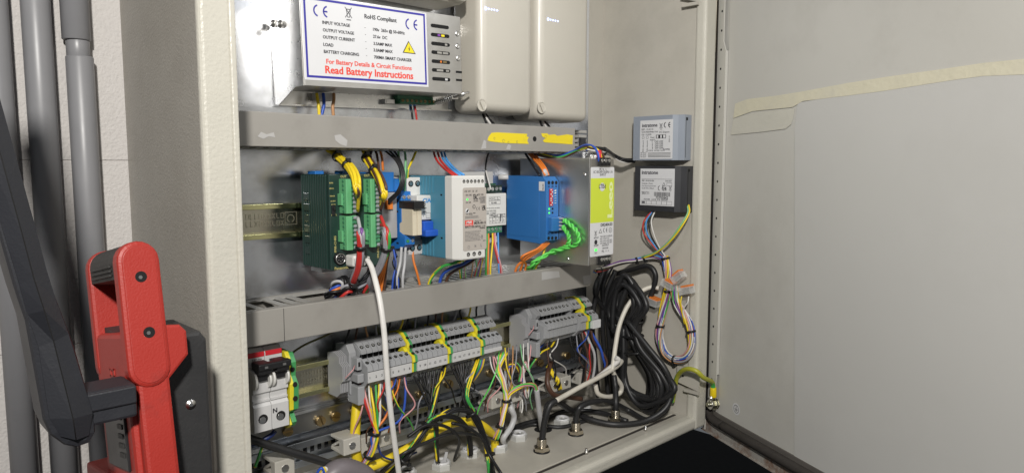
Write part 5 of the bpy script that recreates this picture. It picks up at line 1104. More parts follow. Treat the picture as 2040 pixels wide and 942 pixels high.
bundle('wire_loop', 'hanging loop of many-coloured thin wires on the cabinet side wall', 'wire bundle', loop, ['purple', 'yellow', 'lblue', ('white', 'red'), 'white', ('white', 'blue'), 'mint', 'pink', 'white', ('white', 'blue'), 'grey', 'tan', ('white', 'green'), 'purple', ('pink', 'white'), 'yellow'], .00115, ties=(.02, .16, .30, .50, .74), twist=1.6, seed=12, tieR=.0058, k=7)
def wago(px_, py_, ang, label):
    p = PX(px_, py_, .886); t = thing('lever_connector', label, 'wire connector', (p.x, p.y, p.z), 'clear lever connectors')
    Mx = Matrix.Translation(p) @ Matrix.Rotation(math.radians(ang), 4, 'X')
    part('clear_case', GLASS, t, lambda bm: box(bm, -.007, .007, -.010, .010, -.0055, .0055, .0008, 2, Mx)); part('metal_core', STEEL, t, lambda bm: box(bm, -.003, .003, -.006, .006, -.0025, .0005, .0003, 2, Mx))
    for k in range(2): part('lever', ORANGE, t, lambda bm: box(bm, -.0065+k*.0068, -.0005+k*.0068, -.0095, .005, .0040, .0075, .0004, 2, Mx))
wago(1332, 566, 20, 'clear lever connector at the top of the coloured wire loop'); wago(1368, 578, -15, 'clear lever connector with bright orange lever outermost on the wall'); wago(1302, 601, 12, 'clear lever connector where the white cable ends'); wago(1352, 552, -40, 'tilted clear lever connector above the others')
for i, (c_, a) in enumerate((('yellow', 1352), ('white', 1366))):
    wire('wire', [PX(a+6, 590, .886), PX(a+4, 602, .884), PX(1358+i*3, 618, .886), PX(1364+i*3, 645, .89)], .0011, wc[c_], label='short %s lead dropping from an orange lever connector' % c_, cat='wire', group='leads of the lever connectors')
# ================================================================ CABLES
pw_ = PY(731, 516, -.083)
wire('white_lead', [pw_, (740, 532, -.092), (748, 560, -.105), (757, 600, -.115), (765, 660, -.122), (770, 730, -.124), (776, 800, -.124), (786, 880, -.120), (797, 960, -.115), (806, 1040, -.11)], .0029, wc['white'], label='long white lead falling from the controller plug past the terminals', cat='cable', n=12, flat=.8)
# yellow cables
wire('yellow_cable', [(722, 745, -.015), (715, 775, -.022), (711, 810, -.028), (708, 850, -.032), (708, 885, -.034), (712, 915, -.032), (724, 935, -.03)], .0056, wc['yellow'], label='thick yellow cable stub rising behind the first cable clamps', cat='cable', n=14)
wire('yellow_cable', [(724, 935, -.03), (770, 916, -.034), (820, 888, -.040), (860, 862, -.045), (900, 843, -.048), (940, 839, -.050), (968, 852, -.048), (984, 872, -.040), g3-V((.006, 0, .006))], .0052, wc['yellow'], label='thick yellow cable arching over the floor to a plastic gland', cat='cable', n=14)
# coloured wires out of terminals 1..8
GT = 'leads under the long terminal strip'
tp = PY(748, 862, -.052)
cols = ['red', 'yellow', 'green', 'white', 'orange', 'brown', 'blue', 'pink', 'yellow']
sx = [PY(a, b, -.042) for a, b in ((718, 758), (735, 755), (748, 752), (757, 748), (778, 742), (790, 738), (802, 735), (724, 770), (738, 772))]
mid = [PY(a, b, -.052) for a, b in ((727, 800), (737, 800), (750, 800), (757, 802), (782, 790), (791, 792), (808, 775), (735, 815), (745, 815))]
m2_ = [PY(a, b, -.052) for a, b in ((740, 838), (742, 838), (752, 838), (756, 838), (768, 830), (772, 828), (797, 835), (742, 842), (748, 842))]
t = thing('wire_loom', 'red, yellow, green, white and blue leads tied together under terminals 1 to 8', 'wire loom', tp, GT)
sl = [(0, 0)]+[(1, k*math.pi/4) for k in range(8)]
for i, c_ in enumerate(cols):
    rr, a = sl[i]; e = V((math.cos(a)*.7, -math.cos(a)*.7, math.sin(a)*.3))*rr*.0026
    P = [sx[i], mid[i], m2_[i], tp+e, PY(744, 885, -.050)+e*1.1, PY(736, 905, -.046)+e*1.3, PY(722, 926, -.040)+e, PY(700, 950, -.03)+e]
    part('wire', wc[c_], t, lambda bm: tube(bm, catmull(P, 7), .00135, 8))
tie(t, tp, PY(744, 885, -.050)-tp, .0050); tie(t, PY(734, 906, -.046), PY(722, 926, -.04)-PY(736, 905, -.046), .0050)
wire('wire', [tp+V((.004, -.003, 0)), (772, 852, -.055), (800, 838, -.053), (830, 800, -.05), (812, 770, -.046), (803, 740, -.042)], .0013, wc['blue'], label='blue lead looping away from the tied colours under terminal 8', cat='wire') if False else None
wire('wire', [(752, 880, -.045), (760, 905, -.048), (780, 915, -.05), (800, 913, -.05), (830, 900, -.048)], .0012, wc['dkblue'], label='dark blue lead trailing on the floor by the yellow cable', cat='wire')
# black control looms
def loom(label, starts, path, cols, r, ties, seed, fa=1.):
    allv = [v if isinstance(v, V) else PY(*v) for v in path]; t = thing('wire_loom', label, 'wire loom', allv[len(allv)//2], GT); rnd = random.Random(seed)
    sl = [(0, 0)]+[(1, k*math.pi/3) for k in range(6)]+[(1.9, k*math.pi/4+.3) for k in range(8)]
    for i, c_ in enumerate(cols):
        rr, a = sl[i % 15]; P = [PY(*starts[i])]
        for j, c in enumerate(allv):
            aa = a+j*.45; sp = fa if j == len(allv)-1 else 1.
            P.append(c+V((math.cos(aa)*.72, -math.cos(aa)*.70, math.sin(aa)*.8))*rr*r*1.9*sp)
        bm = bmesh.new()
        if isinstance(c_, tuple): tube(bm, catmull(P, 7), r, 8, True, pitch=.5); obj('wire', bm, [wc[c_[0]], wc[c_[1]]], t)
        else: tube(bm, catmull(P, 7), r, 8); obj('wire', bm, wc[c_], t)
    for k in ties:
        tie(t, allv[k], allv[min(k+1, len(allv)-1)]-allv[max(k-1, 0)], r*4.6)
YGS = ('yellow', 'green')
st = [(820+i*9.5, 738-i*2.6, -.043) for i in range(8)]+[(881, 740, -.047)]
loom('black control wires gathered under terminals 9 to 14 and running to the floor edge', st, [(858, 820, -.058), (850, 846, -.060), (832, 880, -.062), (806, 915, -.064), PZ(770, 950, ZF+.012), PZ(735, 985, ZF+.01)], ['black']*8+[YGS], .00125, (1, 3), 21)
st = [(893+i*8, 716-i*2.2, -.043) for i in range(7)]+[(954, 715, -.047), (950, 716, -.045)]
loom('black control wires gathered under terminals 15 to 20, fanning out on the floor', st, [(925, 785, -.058), (940, 822, -.064), (955, 850, -.066), (968, 880, -.068), (976, 905, -.072), PZ(980, 936, ZF+.006), PZ(990, 985, ZF+.004)], ['black']*7+[YGS, YGS], .00125, (1, 4), 22, 2.6)
st = [(838, 862, -.058)]*6
loom('black wire arch dropping into the gland with the cut sheath', [(834+i*2, 872, -.06) for i in range(5)], [(845, 850, -.060), (860, 838, -.060), (869, 850, -.055), (871, 880, -.050), (873, 915, -.045)], ['black', 'black', 'black', YGS, 'black'], .0013, (), 23)
loom('tall black wire arch dropping into the gland beneath it', [(838+i*2, 858, -.06) for i in range(7)], [(856, 838, -.062), (884, 828, -.062), (912, 834, -.058), (931, 855, -.050), (936, 880, -.044), (937, 905, -.04)], ['black', 'black', YGS, 'black', 'black', 'black', 'black'], .0013, (), 24)
loom('black wire arch looping over the yellow cable', [(868+i*2, 838, -.058) for i in range(7)], [(882, 826, -.06), (905, 816, -.064), (930, 818, -.066), (948, 830, -.066), (962, 862, -.067), (972, 895, -.069)], ['black', 'black', 'black', YGS, 'black', 'black', 'black'], .0013, (), 25)
part('cut_sheath', wc['lgrey'], None, lambda bm: prism(bm, [(0, 0), (.008, .001), (.012, .016), (.008, .017), (.005, .008), (.001, .008)], g1+V((-.004, -.002, -.003)), (.8, -.3, .1), (0, 0, 1), (.3, .9, 0), 0, .0012), label='slit grey cable sheath standing in the loose gland', cat='cable sheath')
# striped/grey leads at the long strip end and the data wires
for i, c_ in enumerate(('yellow', 'tan', 'blue', 'green')):
    wire('wire', [(965-i*2, 708, -.04), (960-i*2, 730, -.042), (950-i*2, 748, -.036), (940-i, 760, -.03)], .0016, wc[c_], label='%s lead curling back under terminal 20' % c_, cat='wire', group='leads curling back under terminal 20')
loom('pink, white, yellow and green data wires tied on a cable clamp', [(983+i*5, 706-i*1.2, -.040) for i in range(7)], [(994, 735, -.05), (1004, 765, -.058), (1008, 798, -.060), (1003, 825, -.062), (998, 848, -.062), (988, 872, -.055)], ['pink', 'white', 'pink', 'yellow', 'lgreen', 'white', 'yellow'], .0011, (2, 4), 31, 1.6)
wire('grey_cable', [g3+V((.01, 0, -.002)), (1003, 872, -.05), (1018, 850, -.050), (1024, 830, -.050), (1018, 812, -.050), (1013, 790, -.036), (1010, 760, -.032), (1010, 738, -.032)], .0038, wc['lgrey'], label='pale grey cable standing up behind the data wires', cat='cable', n=12)
bundle('wire_bundle', 'rainbow of thin wires arching out of the pale grey cable', 'wire bundle', [(1010, 740, -.032), (1014, 728, -.034), (1026, 724, -.040), (1036, 736, -.045), (1036, 760, -.048)], ['white', 'yellow', 'blue', 'pink', 'green', 'brown'], .0011, twist=.8, seed=32)
bundle('wire_bundle', 'thin yellow, pink and white wires entering the short grey cable by the floor hole', 'wire bundle', [(1010, 800, -.058), (1018, 782, -.060), (1040, 768, -.062), (1062, 766, -.062), (1070, 778, -.060)], ['pink', 'yellow', 'white', 'tan', 'lgreen'], .0010, twist=.8, seed=33)
wire('grey_cable', [(1069, 774, -.060), (1072, 800, -.056), (1076, 830, -.050), fh+V((-.003, 0, .0)), fh+V((-.003, 0, -.01))], .0036, wc['lgrey'], label='pale grey cable rising from the open floor hole', cat='cable', n=12)
bundle('wire_bundle', 'loose striped and white thin wires hooked beside the rainbow arch', 'wire bundle', [(1050, 735, -.045), (1046, 722, -.046), (1042, 740, -.046), (1046, 775, -.05), (1050, 790, -.05), (1052, 770, -.052)], [('white', 'brown'), 'white', 'pink', 'yellow'], .0010, twist=.5, seed=34)
wire('wire', [(1040, 795, -.05), (1041, 810, -.052), (1039, 822, -.052)], .0011, wc['white'], label='short white wire tail hanging below a clamp', cat='wire')
# leads under the short strip
wire('wire', [(1108, 672, -.036), (1098, 690, -.042), (1078, 702, -.046), (1062, 722, -.044), (1054, 735, -.04)], .0013, wc['yellow'], stripe=wc['green'], label='yellow and green lead dropping from the short strip', cat='wire')
bundle('wire_bundle', 'dim brown, blue and white leads dropping behind the short strip clamp', 'wire bundle', [(1085, 676, -.035), (1072, 695, -.038), (1060, 715, -.036), (1052, 740, -.03)], ['brown', 'blue', 'white', 'black', 'black'], .0012, twist=1, seed=35)
wire('brown_cable', [(1098, 722, -.035), (1091, 745, -.045), (1092, 768, -.052), (1104, 786, -.055), (1130, 790, -.052), (1158, 794, -.05)], .0034, wc['brown'], label='brown cable bowing down past the clamps', cat='cable', n=12)
bundle('striped_sleeve', 'yellow and black striped sleeve coiled in front of a cable clamp', 'wire bundle', [(1092, 728, -.034), (1101, 744, -.046), (1110, 757, -.052), (1116, 774, -.046)], ['yellow', 'black', 'yellow'], .0016, twist=3, seed=36, k=12)
for i, (c_, a, b) in enumerate((('brown', 1158, 1168), ('black', 1150, 1164), ('lgrey', 1163, 1182), ('red', 1160, 1172))):
    wire('wire', [(a, 655, -.042), (a+5+i*3, 680, -.048), (b+2, 705, -.050), (b-2+i*2, 735, -.045), (b-4, 765, -.04)], .0020 if c_ != 'red' else .0012, wc[c_], label='%s lead hanging under the short strip' % dict(lgrey='pale grey').get(c_, c_), cat='wire', group='leads hanging under the short strip')
bundle('twisted_pair', 'brown and blue twisted leads below the short strip marker cap', 'wire pair', [(1176, 656, -.045), (1186, 680, -.05), (1200, 704, -.054), (1207, 725, -.055), (1200, 742, -.052), (1188, 752, -.05)], ['brown', 'blue'], .0019, twist=1.6, seed=37)
# white cables
XW = .88
wire('white_cable', [PX(1313, 574, .89), PX(1296, 572, .885), PX(1272, 584, .87), PX(1250, 610, .855), PX(1234, 648, .84), PX(1226, 690, .825), PX(1222, 722, .815), PX(1218, 740, .81)], .0034, wc['ivory'], label='ivory cable arching from the lever connectors down behind the black coil', cat='cable', n=12)
wire('white_cable', [(1186, 766, -.055), (1192, 784, -.058), (1212, 790, -.06), (1234, 783, -.06), (1238, 768, -.062), (1226, 750, -.062), (1219, 735, -.062)], .0034, wc['ivory'], label='ivory cable curled in a small loop beside the coil', cat='cable', n=12)
wire('white_cable', [(1190, 752, -.052), (1208, 738, -.06), (1228, 722, -.070), (1232, 716, -.072), (1226, 712, -.07)], .0036, wc['white'], label='white cable end beside the blue and brown pair', cat='cable', n=12)
wire('black_cable', [m1-V((0, 0, .004)), (1082, 858, m1.y), (1087, 830, m1.y-.002), (1096, 806, m1.y-.004), (1107, 798, m1.y-.005)], .0042, wc['cable'], label='short black cable joining the nickel gland to the ivory cable', cat='cable', n=12)
wire('ivory_cable', [(1107, 798, m1.y-.005), (1128, 786, -.078), (1160, 768, -.074), (1195, 750, -.070), (1222, 734, -.066), (1235, 724, -.060), (1240, 716, -.054)], .0034, wc['ivory'], label='ivory cable tail leading up from the black gland cable', cat='cable', n=12)
# black coil on the side wall
coil = thing('cable_coil', 'big coil of thick black cable tied with black ties on the side wall', 'cable coil', PX(1275, 815, .86))
rnd = random.Random(5); P = []
def CP(px_, py_, x_): return PX(px_, py_, x_)
for k in range(9):
    f = k/8; s = rnd.uniform(-1, 1)
    top = 545+22*rnd.random()+14*abs(f-.5); bot = 812-34*rnd.random()
    xl = 1204+34*f+rnd.uniform(-5, 5); xr2 = 1266+20*f+rnd.uniform(-7, 7)
    dx = .86+.03*rnd.random()-.018*f
    loopp = [(xl, top+45), ((xl+xr2)/2-4, top), (xr2-2, top+42), (1276-24*(1-f)+8*s, 645), (1278-16*(1-f), 690), (1304+34*f-12, 745), (1326+16*f-34*(1-f), 790-10*f), (1290+12*s, bot+8), (1246+26*(1-f)*s*.7, 768+8*s), (1232+14*f, 705), (1230+16*f, 655), (xl+8, top+90)]
    P += [CP(a, b, dx+.004*math.sin(i*1.3+k)) for i, (a, b) in enumerate(loopp)]
part('cable', wc['cable'], coil, lambda bm: tube(bm, catmull(P, 6), .0042, 9))
for (a, b, R) in ((1258, 640, .021), (1258, 668, .020), (1256, 700, .020)):
    p = CP(a, b, .86); 
    def ring(bm):
        P_ = [p+V((.9*math.cos(i*math.pi/12)*R*.55, -math.sin(i*math.pi/12)*R, .12*R*math.sin(i*math.pi/12+.5))) for i in range(25)]
        tube(bm, P_, .0018, 6)
    part('cable_tie', BLACK, coil, ring)
wire('black_cable', [PX(1228, 545, .885), PX(1262, 536, .885), PX(1292, 530, .885), PX(1306, 548, .886), PX(1300, 580, .886), PX(1286, 610, .882), PX(1270, 640, .872)], .0040, wc['cable'], label='black cable arching over the top of the coil', cat='cable', n=10)
wire('black_cable', [PX(1250, 640, .85), PX(1290, 690, .85), PX(1325, 735, .855), PX(1338, 775, .86), PX(1326, 812, .85), PZ(1285, 838, ZF+.008), PZ(1230, 845, ZF+.007), PZ(1180, 836, ZF+.010), PZ(1140, 818, ZF+.018), (1110, 800, -.062), (1092, 806, -.066), (1086, 830, -.066)], .0042, wc['cable'], label='outermost black cable sweeping from the coil along the floor to the front gland', cat='cable', n=10)
wire('black_cable', [m2-V((0, 0, .004)), (1148, 828, m2.y), (1156, 810, m2.y-.004), (1180, 800, m2.y-.004), (1215, 800, m2.y-.004), (1250, 816, m2.y-.004), PZ(1290, 836, ZF+.006), PX(1326, 818, .865), PX(1334, 780, .87)], .0040, wc['cable'], label='black cable arching from the middle metal gland towards the coil', cat='cable', n=10)
wire('black_cable', [m3-V((0, 0, .004)), (1227, 800, m3.y), (1226, 770, m3.y+.01), (1222, 740, m3.y+.02), (1215, 700, -.02)], .0040, wc['cable'], label='black cable rising straight out of the rear metal gland', cat='cable', n=10)
for i, (a, b) in enumerate(((1192, 1180), (1200, 1210), (1185, 1215), (1206, 1200))):
    wire('black_cable', [PX(a+20, 520+i*6, .86), (a, 570+i*6, -.02), (b, 640, -.015), (b+6, 720, -.015), (b+12, 790, -.02)], .0038, wc['cable'], label='black cable hanging in the dark gap behind the coil', cat='cable', group='black cables in the dark gap', n=8)
wire('black_cable', [PZ(1005, 860, ZF+.006), PZ(1040, 845, ZF+.006), PZ(1090, 832, ZF+.008), PZ(1130, 818, ZF+.010), PZ(1190, 820, ZF+.008), PZ(1250, 838, ZF+.006)], .0034, wc['cable'], label='black cable lying flat on the cabinet floor behind the metal glands', cat='cable', n=10)
wire('black_cable', [(495, 872, -.045), (530, 884, -.048), (580, 900, -.052), (640, 918, -.056), (690, 936, -.058), (720, 952, -.06)], .0042, wc['cable'], label='straight black cable crossing low under the two-pole breaker', cat='cable', n=10)
wire('blue_cable', [(548, 858, -.05), (540, 866, -.048), (520, 878, -.045), (498, 886, -.04)], .0024, wc['dkblue'], label='dark blue lead leaving the foot of the two-pole breaker', cat='wire', n=10)
wire('wire', [(523, 888, -.04), (517, 905, -.04), (508, 930, -.045)], .0015, wc['yellow'], stripe=wc['green'], label='yellow and green lead beside the black cable at the frame', cat='wire')
# grey-purple conduit end with a few wires
cdp = [PY(640, 965, -.085), PY(672, 938, -.088), PY(700, 938, -.088), PY(730, 955, -.088), PY(752, 1000, -.09)]
cdt = thing('flexible_conduit', 'fat purple-grey flexible conduit bending in at the cabinet bottom', 'conduit', PY(695, 960, -.088))
part('hose', CONDUIT, cdt, lambda bm: tube(bm, catmull(cdp, 8), .0115, 18))
for i, c_ in enumerate(('blue', 'yellow', 'white')):
    part('wire', wc[c_], cdt, lambda bm: tube(bm, catmull([PY(628+i*4, 955, -.085), PY(634+i*5, 938-i*2, -.088), PY(642+i*4, 932, -.09), PY(647+i*3, 945, -.09)], 6), .0013, 8))
# dark leads above the long strip, running up behind the duct
rnd = random.Random(17)
for i in range(16):
    x_ = .40+i*.0135+rnd.uniform(-.003, .003); c_ = ('black', 'brown', 'tan', 'grey', 'black', 'yellow', 'black', 'grey')[i % 8]
    wire('wire', [V((x_+rnd.uniform(-.006, .006), -.03, 1.336)), V((x_+rnd.uniform(-.004, .004), -.026, 1.322)), V((x_, -.024, 1.309)), V((x_, -.022, 1.300))], .0012, wc[c_], label='%s lead dropping from the lower duct into the long terminal strip' % dict(tan='tan').get(c_, c_), cat='wire', group='leads from duct to terminal strip')
wire('wire', [V((.32, -.02, 1.296)), V((.35, -.02, 1.312)), V((.385, -.022, 1.322)), V((.40, -.024, 1.336))], .0012, mat('wire_olive', (.10, .09, .02), .5), label='olive earth lead sagging from the duct behind the breaker', cat='wire')
# earth lead to the door
wire('earth_lead', [PX(1340, 800, .892), PX(1344, 775, .890), PX(1350, 748, .884), PX(1366, 735, .875), PX(1386, 738, .873), PX(1402, 752, .885), es+V((-.004, -.002, .034))*1+nv*.004, es+V((0, 0, .018))+nv*.003], .0034, mat('wire_olive_yellow', (.40, .40, .04), .4), stripe=wc['green'], label='green and yellow earth lead looping from cabinet to door bolt', cat='earth lead', n=10)
lug = thing('cable_lug', 'yellow insulated ring lug on the door earth bolt', 'cable lug', es+V((0, 0, .008)))
part('sleeve', mat('lug_yellow', (.78, .58, .01), .35), lug, lambda bm: lathe(bm, es+V((.0005, 0, .0105))+nv*.0025, V((-.05, 0, 1)), [(0, .0044), (.001, .0049), (.014, .0046), (.0148, .0042)], 14))
part('ring', STEEL, lug, lambda bm: (lathe(bm, es+nv*.0070, nv, [(0, .0072), (.0010, .0072)], 20), lathe(bm, es+V((0, 0, .004))+nv*.006, (0, 0, 1), [(0, .003), (.009, .003)], 10)))
# ================================================================ RED WORK LIGHT WITH DARK ARM
tl = thing('work_light', 'red work light body with black grip handle standing beside the cabinet', 'work light', (.15, -.19, 1.10))
YC = -.235
def leanY(y_, z_): return y_
q = Print((0, YC, 0), (1, 0, 0))
cxl, czt = q.uv(247, 520); cxr = q.uv(336, 560)[0]; ztop = q.uv(290, 479)[1]; zbot = q.uv(300, 772)[1]
cw = (cxr-cxl)/2; cxm = (cxl+cxr)/2
def stadium(r, x, z0, z1, n=10): return [(x+r*math.cos(math.radians(a)), z1-r+r*math.sin(math.radians(a))) for a in [180*i/n for i in range(n+1)]]+[(x+r*math.cos(math.radians(a)), z0+r+r*math.sin(math.radians(a))) for a in [180+180*i/n for i in range(n+1)]]
DEP = .078
step = [q.uv(336, 648), q.uv(368, 647), q.uv(381, 660), q.uv(382, 706), q.uv(330, 768)]
zbody = q.uv(300, 660)[1]
LEAN = math.radians(10)
LM = Matrix.Translation((0, YC, zbot)) @ Matrix.Rotation(-LEAN, 4, 'X') @ Matrix.Translation((0, -YC, -zbot))
def lp_(name, m, fn, parent=tl, **k):
    bm = bmesh.new(); fn(bm); bm.transform(LM); return obj(name, bm, m, parent, **k)
ck = lp_('front_cheek', RED, lambda bm: prism(bm, stadium(cw, cxm, zbot, ztop), q.O, q.R, q.U, q.N, -.012, 0, .0022))
lp_('cheek_inset', RED, lambda bm: prism(bm, stadium(cw*.78, cxm, zbot+cw*.22, ztop-cw*.22), q.O, q.R, q.U, q.N, -.002, .0005, .0004), ck)
lp_('cheek_spur', RED, lambda bm: prism(bm, [(cxr-.006, step[0][1])]+step+[(cxr-.006, zbot+.006)], q.O, q.R, q.U, q.N, -.014, -.002, .0018), tl)
lp_('rear_cheek', RED, lambda bm: prism(bm, stadium(cw, cxm, zbot, ztop), q.O, q.R, q.U, q.N, -DEP, -DEP+.010, .0022))
for a, b in ((293, 552), (303, 663)):
    u, v = q.uv(a, b)
    sc_ = lp_('screw', HOLE, lambda bm: lathe(bm, (u, YC-.0004, v), (0, -1, 0), [(0, .0034), (.0003, .0034)], 18)); lp_('screw_socket', STEEL, lambda bm: lathe(bm, (u-.0004, YC-.0006, v-.0003), (0, -1, 0), [(0, .0013), (.0003, .0012)], 6), sc_)
gr = lp_('grip', RUBBER, lambda bm: prism(bm, stadium(cw*.92, cxm, ztop-.030, ztop-.0006)[0:11]+[(cxm-cw*.9, ztop-.022), (cxm-cw*.2, ztop-.024), (cxm+cw*.9, ztop-.022)], q.O, q.R, q.U, q.N, -DEP+.010, -.012, .0))
for i in range(3): lp_('grip_ridge', RUBBER, lambda bm: box(bm, cxl-.0004, cxl+.001, YC+.018, YC+.062, ztop-.0200+i*.0028, ztop-.0185+i*.0028, .0003), gr)
zb2 = 1.10
lp_('body', RED, lambda bm: (box(bm, cxl+.001, cxr-.001, YC+.009, YC+DEP-.001, 1.17, zbody, .003), box(bm, cxl+.0045, cxr-.001, YC+.0015, YC+.014, 1.17, zbot+.012, .0025)))
lp_('cheek_web', RED, lambda bm: box(bm, cxr-.007, cxr-.001, YC+.010, YC+DEP-.008, zbody-.002, ztop-.022, .001))
# dark panel on the body's left face, logo-like raised mark, black rear housing with bolt
zp1 = PX(210, 740, cxl).z; 
lp_('vent_panel', BLACK, lambda bm: box(bm, cxl-.0006, cxl+.002, YC+.020, YC+.064, zp1-.052, zp1+.002, .0006), label='black slotted panel on the left face')
for i in range(7): lp_('vent_rib', RUBBER, lambda bm: box(bm, cxl-.0012, cxl, YC+.024, YC+.034, zp1-.008-i*.006, zp1-.005-i*.006))
lp_('raised_mark', RED, lambda bm: (box(bm, cxl+.0004, cxl+.0016, YC+.034, YC+.044, zp1+.0065, zp1+.0075), box(bm, cxl+.0004, cxl+.0016, YC+.034, YC+.044, zp1+.0105, zp1+.0115), box(bm, cxl+.0004, cxl+.0016, YC+.034, YC+.036, zp1+.0065, zp1+.0115), box(bm, cxl+.0004, cxl+.0016, YC+.042, YC+.044, zp1+.0065, zp1+.0115)))
yb_ = -.212
bq = Print((0, yb_, 0), (1, 0, 0)); hx1, hz1 = bq.uv(418, 800)[0], bq.uv(400, 660)[1]
rh = part('rear_housing', mat('housing_grey', (.030, .030, .031), .5, var=.2, scale=40, bump=.2, bscale=500), tl, lambda bm: prism(bm, [(cxl+.006, 1.10), (hx1+.002, 1.10), (hx1, hz1-.006), (hx1-.004, hz1), (cxr-.002, hz1+.0015), (cxl+.006, hz1+.0015)], bq.O, bq.R, bq.U, bq.N, -.055, 0, .0025))
p = PY(380, 805, yb_)
part('bolt', STEEL, rh, lambda bm: lathe(bm, (p.x, yb_+.0005, p.z), (0, -1, 0), [(0, .0034), (.0008, .0034), (.0008, .0026), (.0018, .0022), (.0021, .001)], 18))
part('red_stripe', RED, tl, lambda bm: prism(bm, [bq.uv(266, 760), bq.uv(312, 760), bq.uv(322, 960), bq.uv(326, 1010), bq.uv(278, 1010), bq.uv(272, 900)], bq.O, bq.R, bq.U, bq.N, -.01, .006, .001))
part('skirt', RED, tl, lambda bm: prism(bm, [(.02, 1.10), (.105, 1.10), (.100, zp1-.075), (.05, zp1-.068)], (cxl-.004, YC-.02+.02, 0), (0, 1, 0), (0, 0, 1), (1, 0, 0), 0, .030, .002))
part('stand', ARMM, tl, lambda bm: (lathe(bm, (.16, -.19, .02), (0, 0, 1), [(0, .012), (1.085, .012)], 14), [tube(bm, [V((.16, -.19, .35)), V((.16+.32*math.cos(a), -.19+.32*math.sin(a), .012))], .010, 8) for a in (2.2, 4.3, 6.2)]))
# arm
ar = thing('light_arm', 'dark grey moulded arm reaching up past the red work light', 'support arm', PY(140, 870, -.25))
YA = -.245
aq = Print((0, YA, 0), (1, 0, 0))
R_ = [(-60, 20), (0, 187), (45, 350), (80, 495), (98, 553), (150, 690), (190, 830), (193, 862), (180, 884), (155, 893), (130, 888), (102, 868), (88, 838), (52, 640), (30, 575), (0, 470), (-70, 250)]
part('outer_shell', ARMM, ar, lambda bm: prism(bm, [aq.uv(*p) for p in R_], aq.O, aq.R, aq.U, aq.N, -.030, 0, .0035))
L_ = [(-60, 75), (0, 260), (50, 460), (64, 535), (75, 600), (112, 610), (128, 680), (160, 830), (163, 858), (148, 868), (128, 858), (112, 832), (80, 680), (60, 612), (40, 545), (0, 400), (-70, 200)]
mid_ = [(-60, 130), (0, 330), (62, 560), (86, 618), (104, 678), (140, 850)]
def ridge(bm):
    N_ = [((-75, 190), (-48, 145), (-25, 110), .006), ((18, 500), (42, 474), (70, 452), .006), ((38, 566), (62, 550), (92, 536), .006), ((54, 626), (82, 614), (112, 600), .0075), ((76, 690), (104, 678), (136, 664), .0035), ((98, 832), (140, 828), (184, 822), .006), ((120, 868), (148, 872), (176, 866), .004)]
    rows = []
    for L0, C0, R0, h in N_:
        rows.append([bm.verts.new(aq.pt(*aq.uv(*p), hh)) for p, hh in ((L0, -.001), (L0, .0008), (C0, h), (R0, .0008), (R0, -.001))])
    for A, B in zip(rows, rows[1:]):
        for k in range(4): bm.faces.new((A[k], A[k+1], B[k+1], B[k]))
        bm.faces.new((A[4], A[0], B[0], B[4]))
    bm.faces.new(rows[0]); bm.faces.new(rows[-1][::-1])
part('centre_ridge', ARMM, ar, ridge)
part('seam', HOLE, ar, lambda bm: tube(bm, [V(aq.pt(*aq.uv(*p), h)) for p, h in (((-48, 145), .0059), ((42, 474), .0059), ((62, 550), .0059), ((82, 614), .0074), ((104, 678), .0034), ((140, 828), .0059), ((148, 872), .0039))], .0003, 5))
a = PY(178, 800, YA+.012); b = PY(246, 800, YC+.045)
part('link_block', ARMM, ar, lambda bm: (box(bm, a.x-.006, cxl+.001, YA+.002, YA+.028, PY(210, 846, YA).z, PY(210, 778, YA).z, .002), box(bm, a.x-.006, cxl+.0005, YA+.0005, YA+.003, PY(210, 816, YA).z, PY(210, 780, YA).z, .001)))
part('upper_pole', ARMM, ar, lambda bm: tube(bm, [V(aq.pt(*aq.uv(-55, 140), -.015)), V(aq.pt(*aq.uv(-160, -220), -.015))], .012, 10))

# leads of the battery supply and modules
for i, (c_, a) in enumerate((('yellow', 633), ('blue', 645), ('brown', 665))):
    wire('wire', [(a-2+i, 187, -.020), (a, 200, -.024), (a+(2, 0, -2)[i], 212, -.026), (a+(3, -5, -1)[i], 232, -.026)], .0017, wc[c_ if c_ != 'brown' else 'tan'], label='%s mains lead under the silver power supply' % c_, cat='wire', group='mains leads of the silver supply')
for i, c_ in enumerate(('black', 'red')):
    wire('wire', [(818+i*8, 210, -.020), (820+i*8, 222, -.024), (823+i*8, 245, -.024)], .0012, wc[c_], label='%s output lead under the silver power supply' % c_, cat='wire', group='output leads of the silver supply')
    part('wire_boot', wc['lblue'], psu, lambda bm: lathe(bm, PY(817.5+i*8, 209, -.020), (0, -.1, -1), [(0, .0018), (.006, .0016), (.0065, .0012)], 10))
for i, (a, b) in enumerate(((962, 228), (1072, 232))):
    for k, c_ in enumerate(('cable', 'white', 'black')):
        wire('wire', [(a+k*3, b, -.03), (a+3+k*4, b+8, -.035), (a+8+k*7, b+20, -.036), (a+12+k*8, b+34, -.035)], .0015, wc[c_], label='%s lead leaving the foot of a cream battery module' % ('white' if k == 1 else 'black'), cat='wire', group='leads of the battery modules')

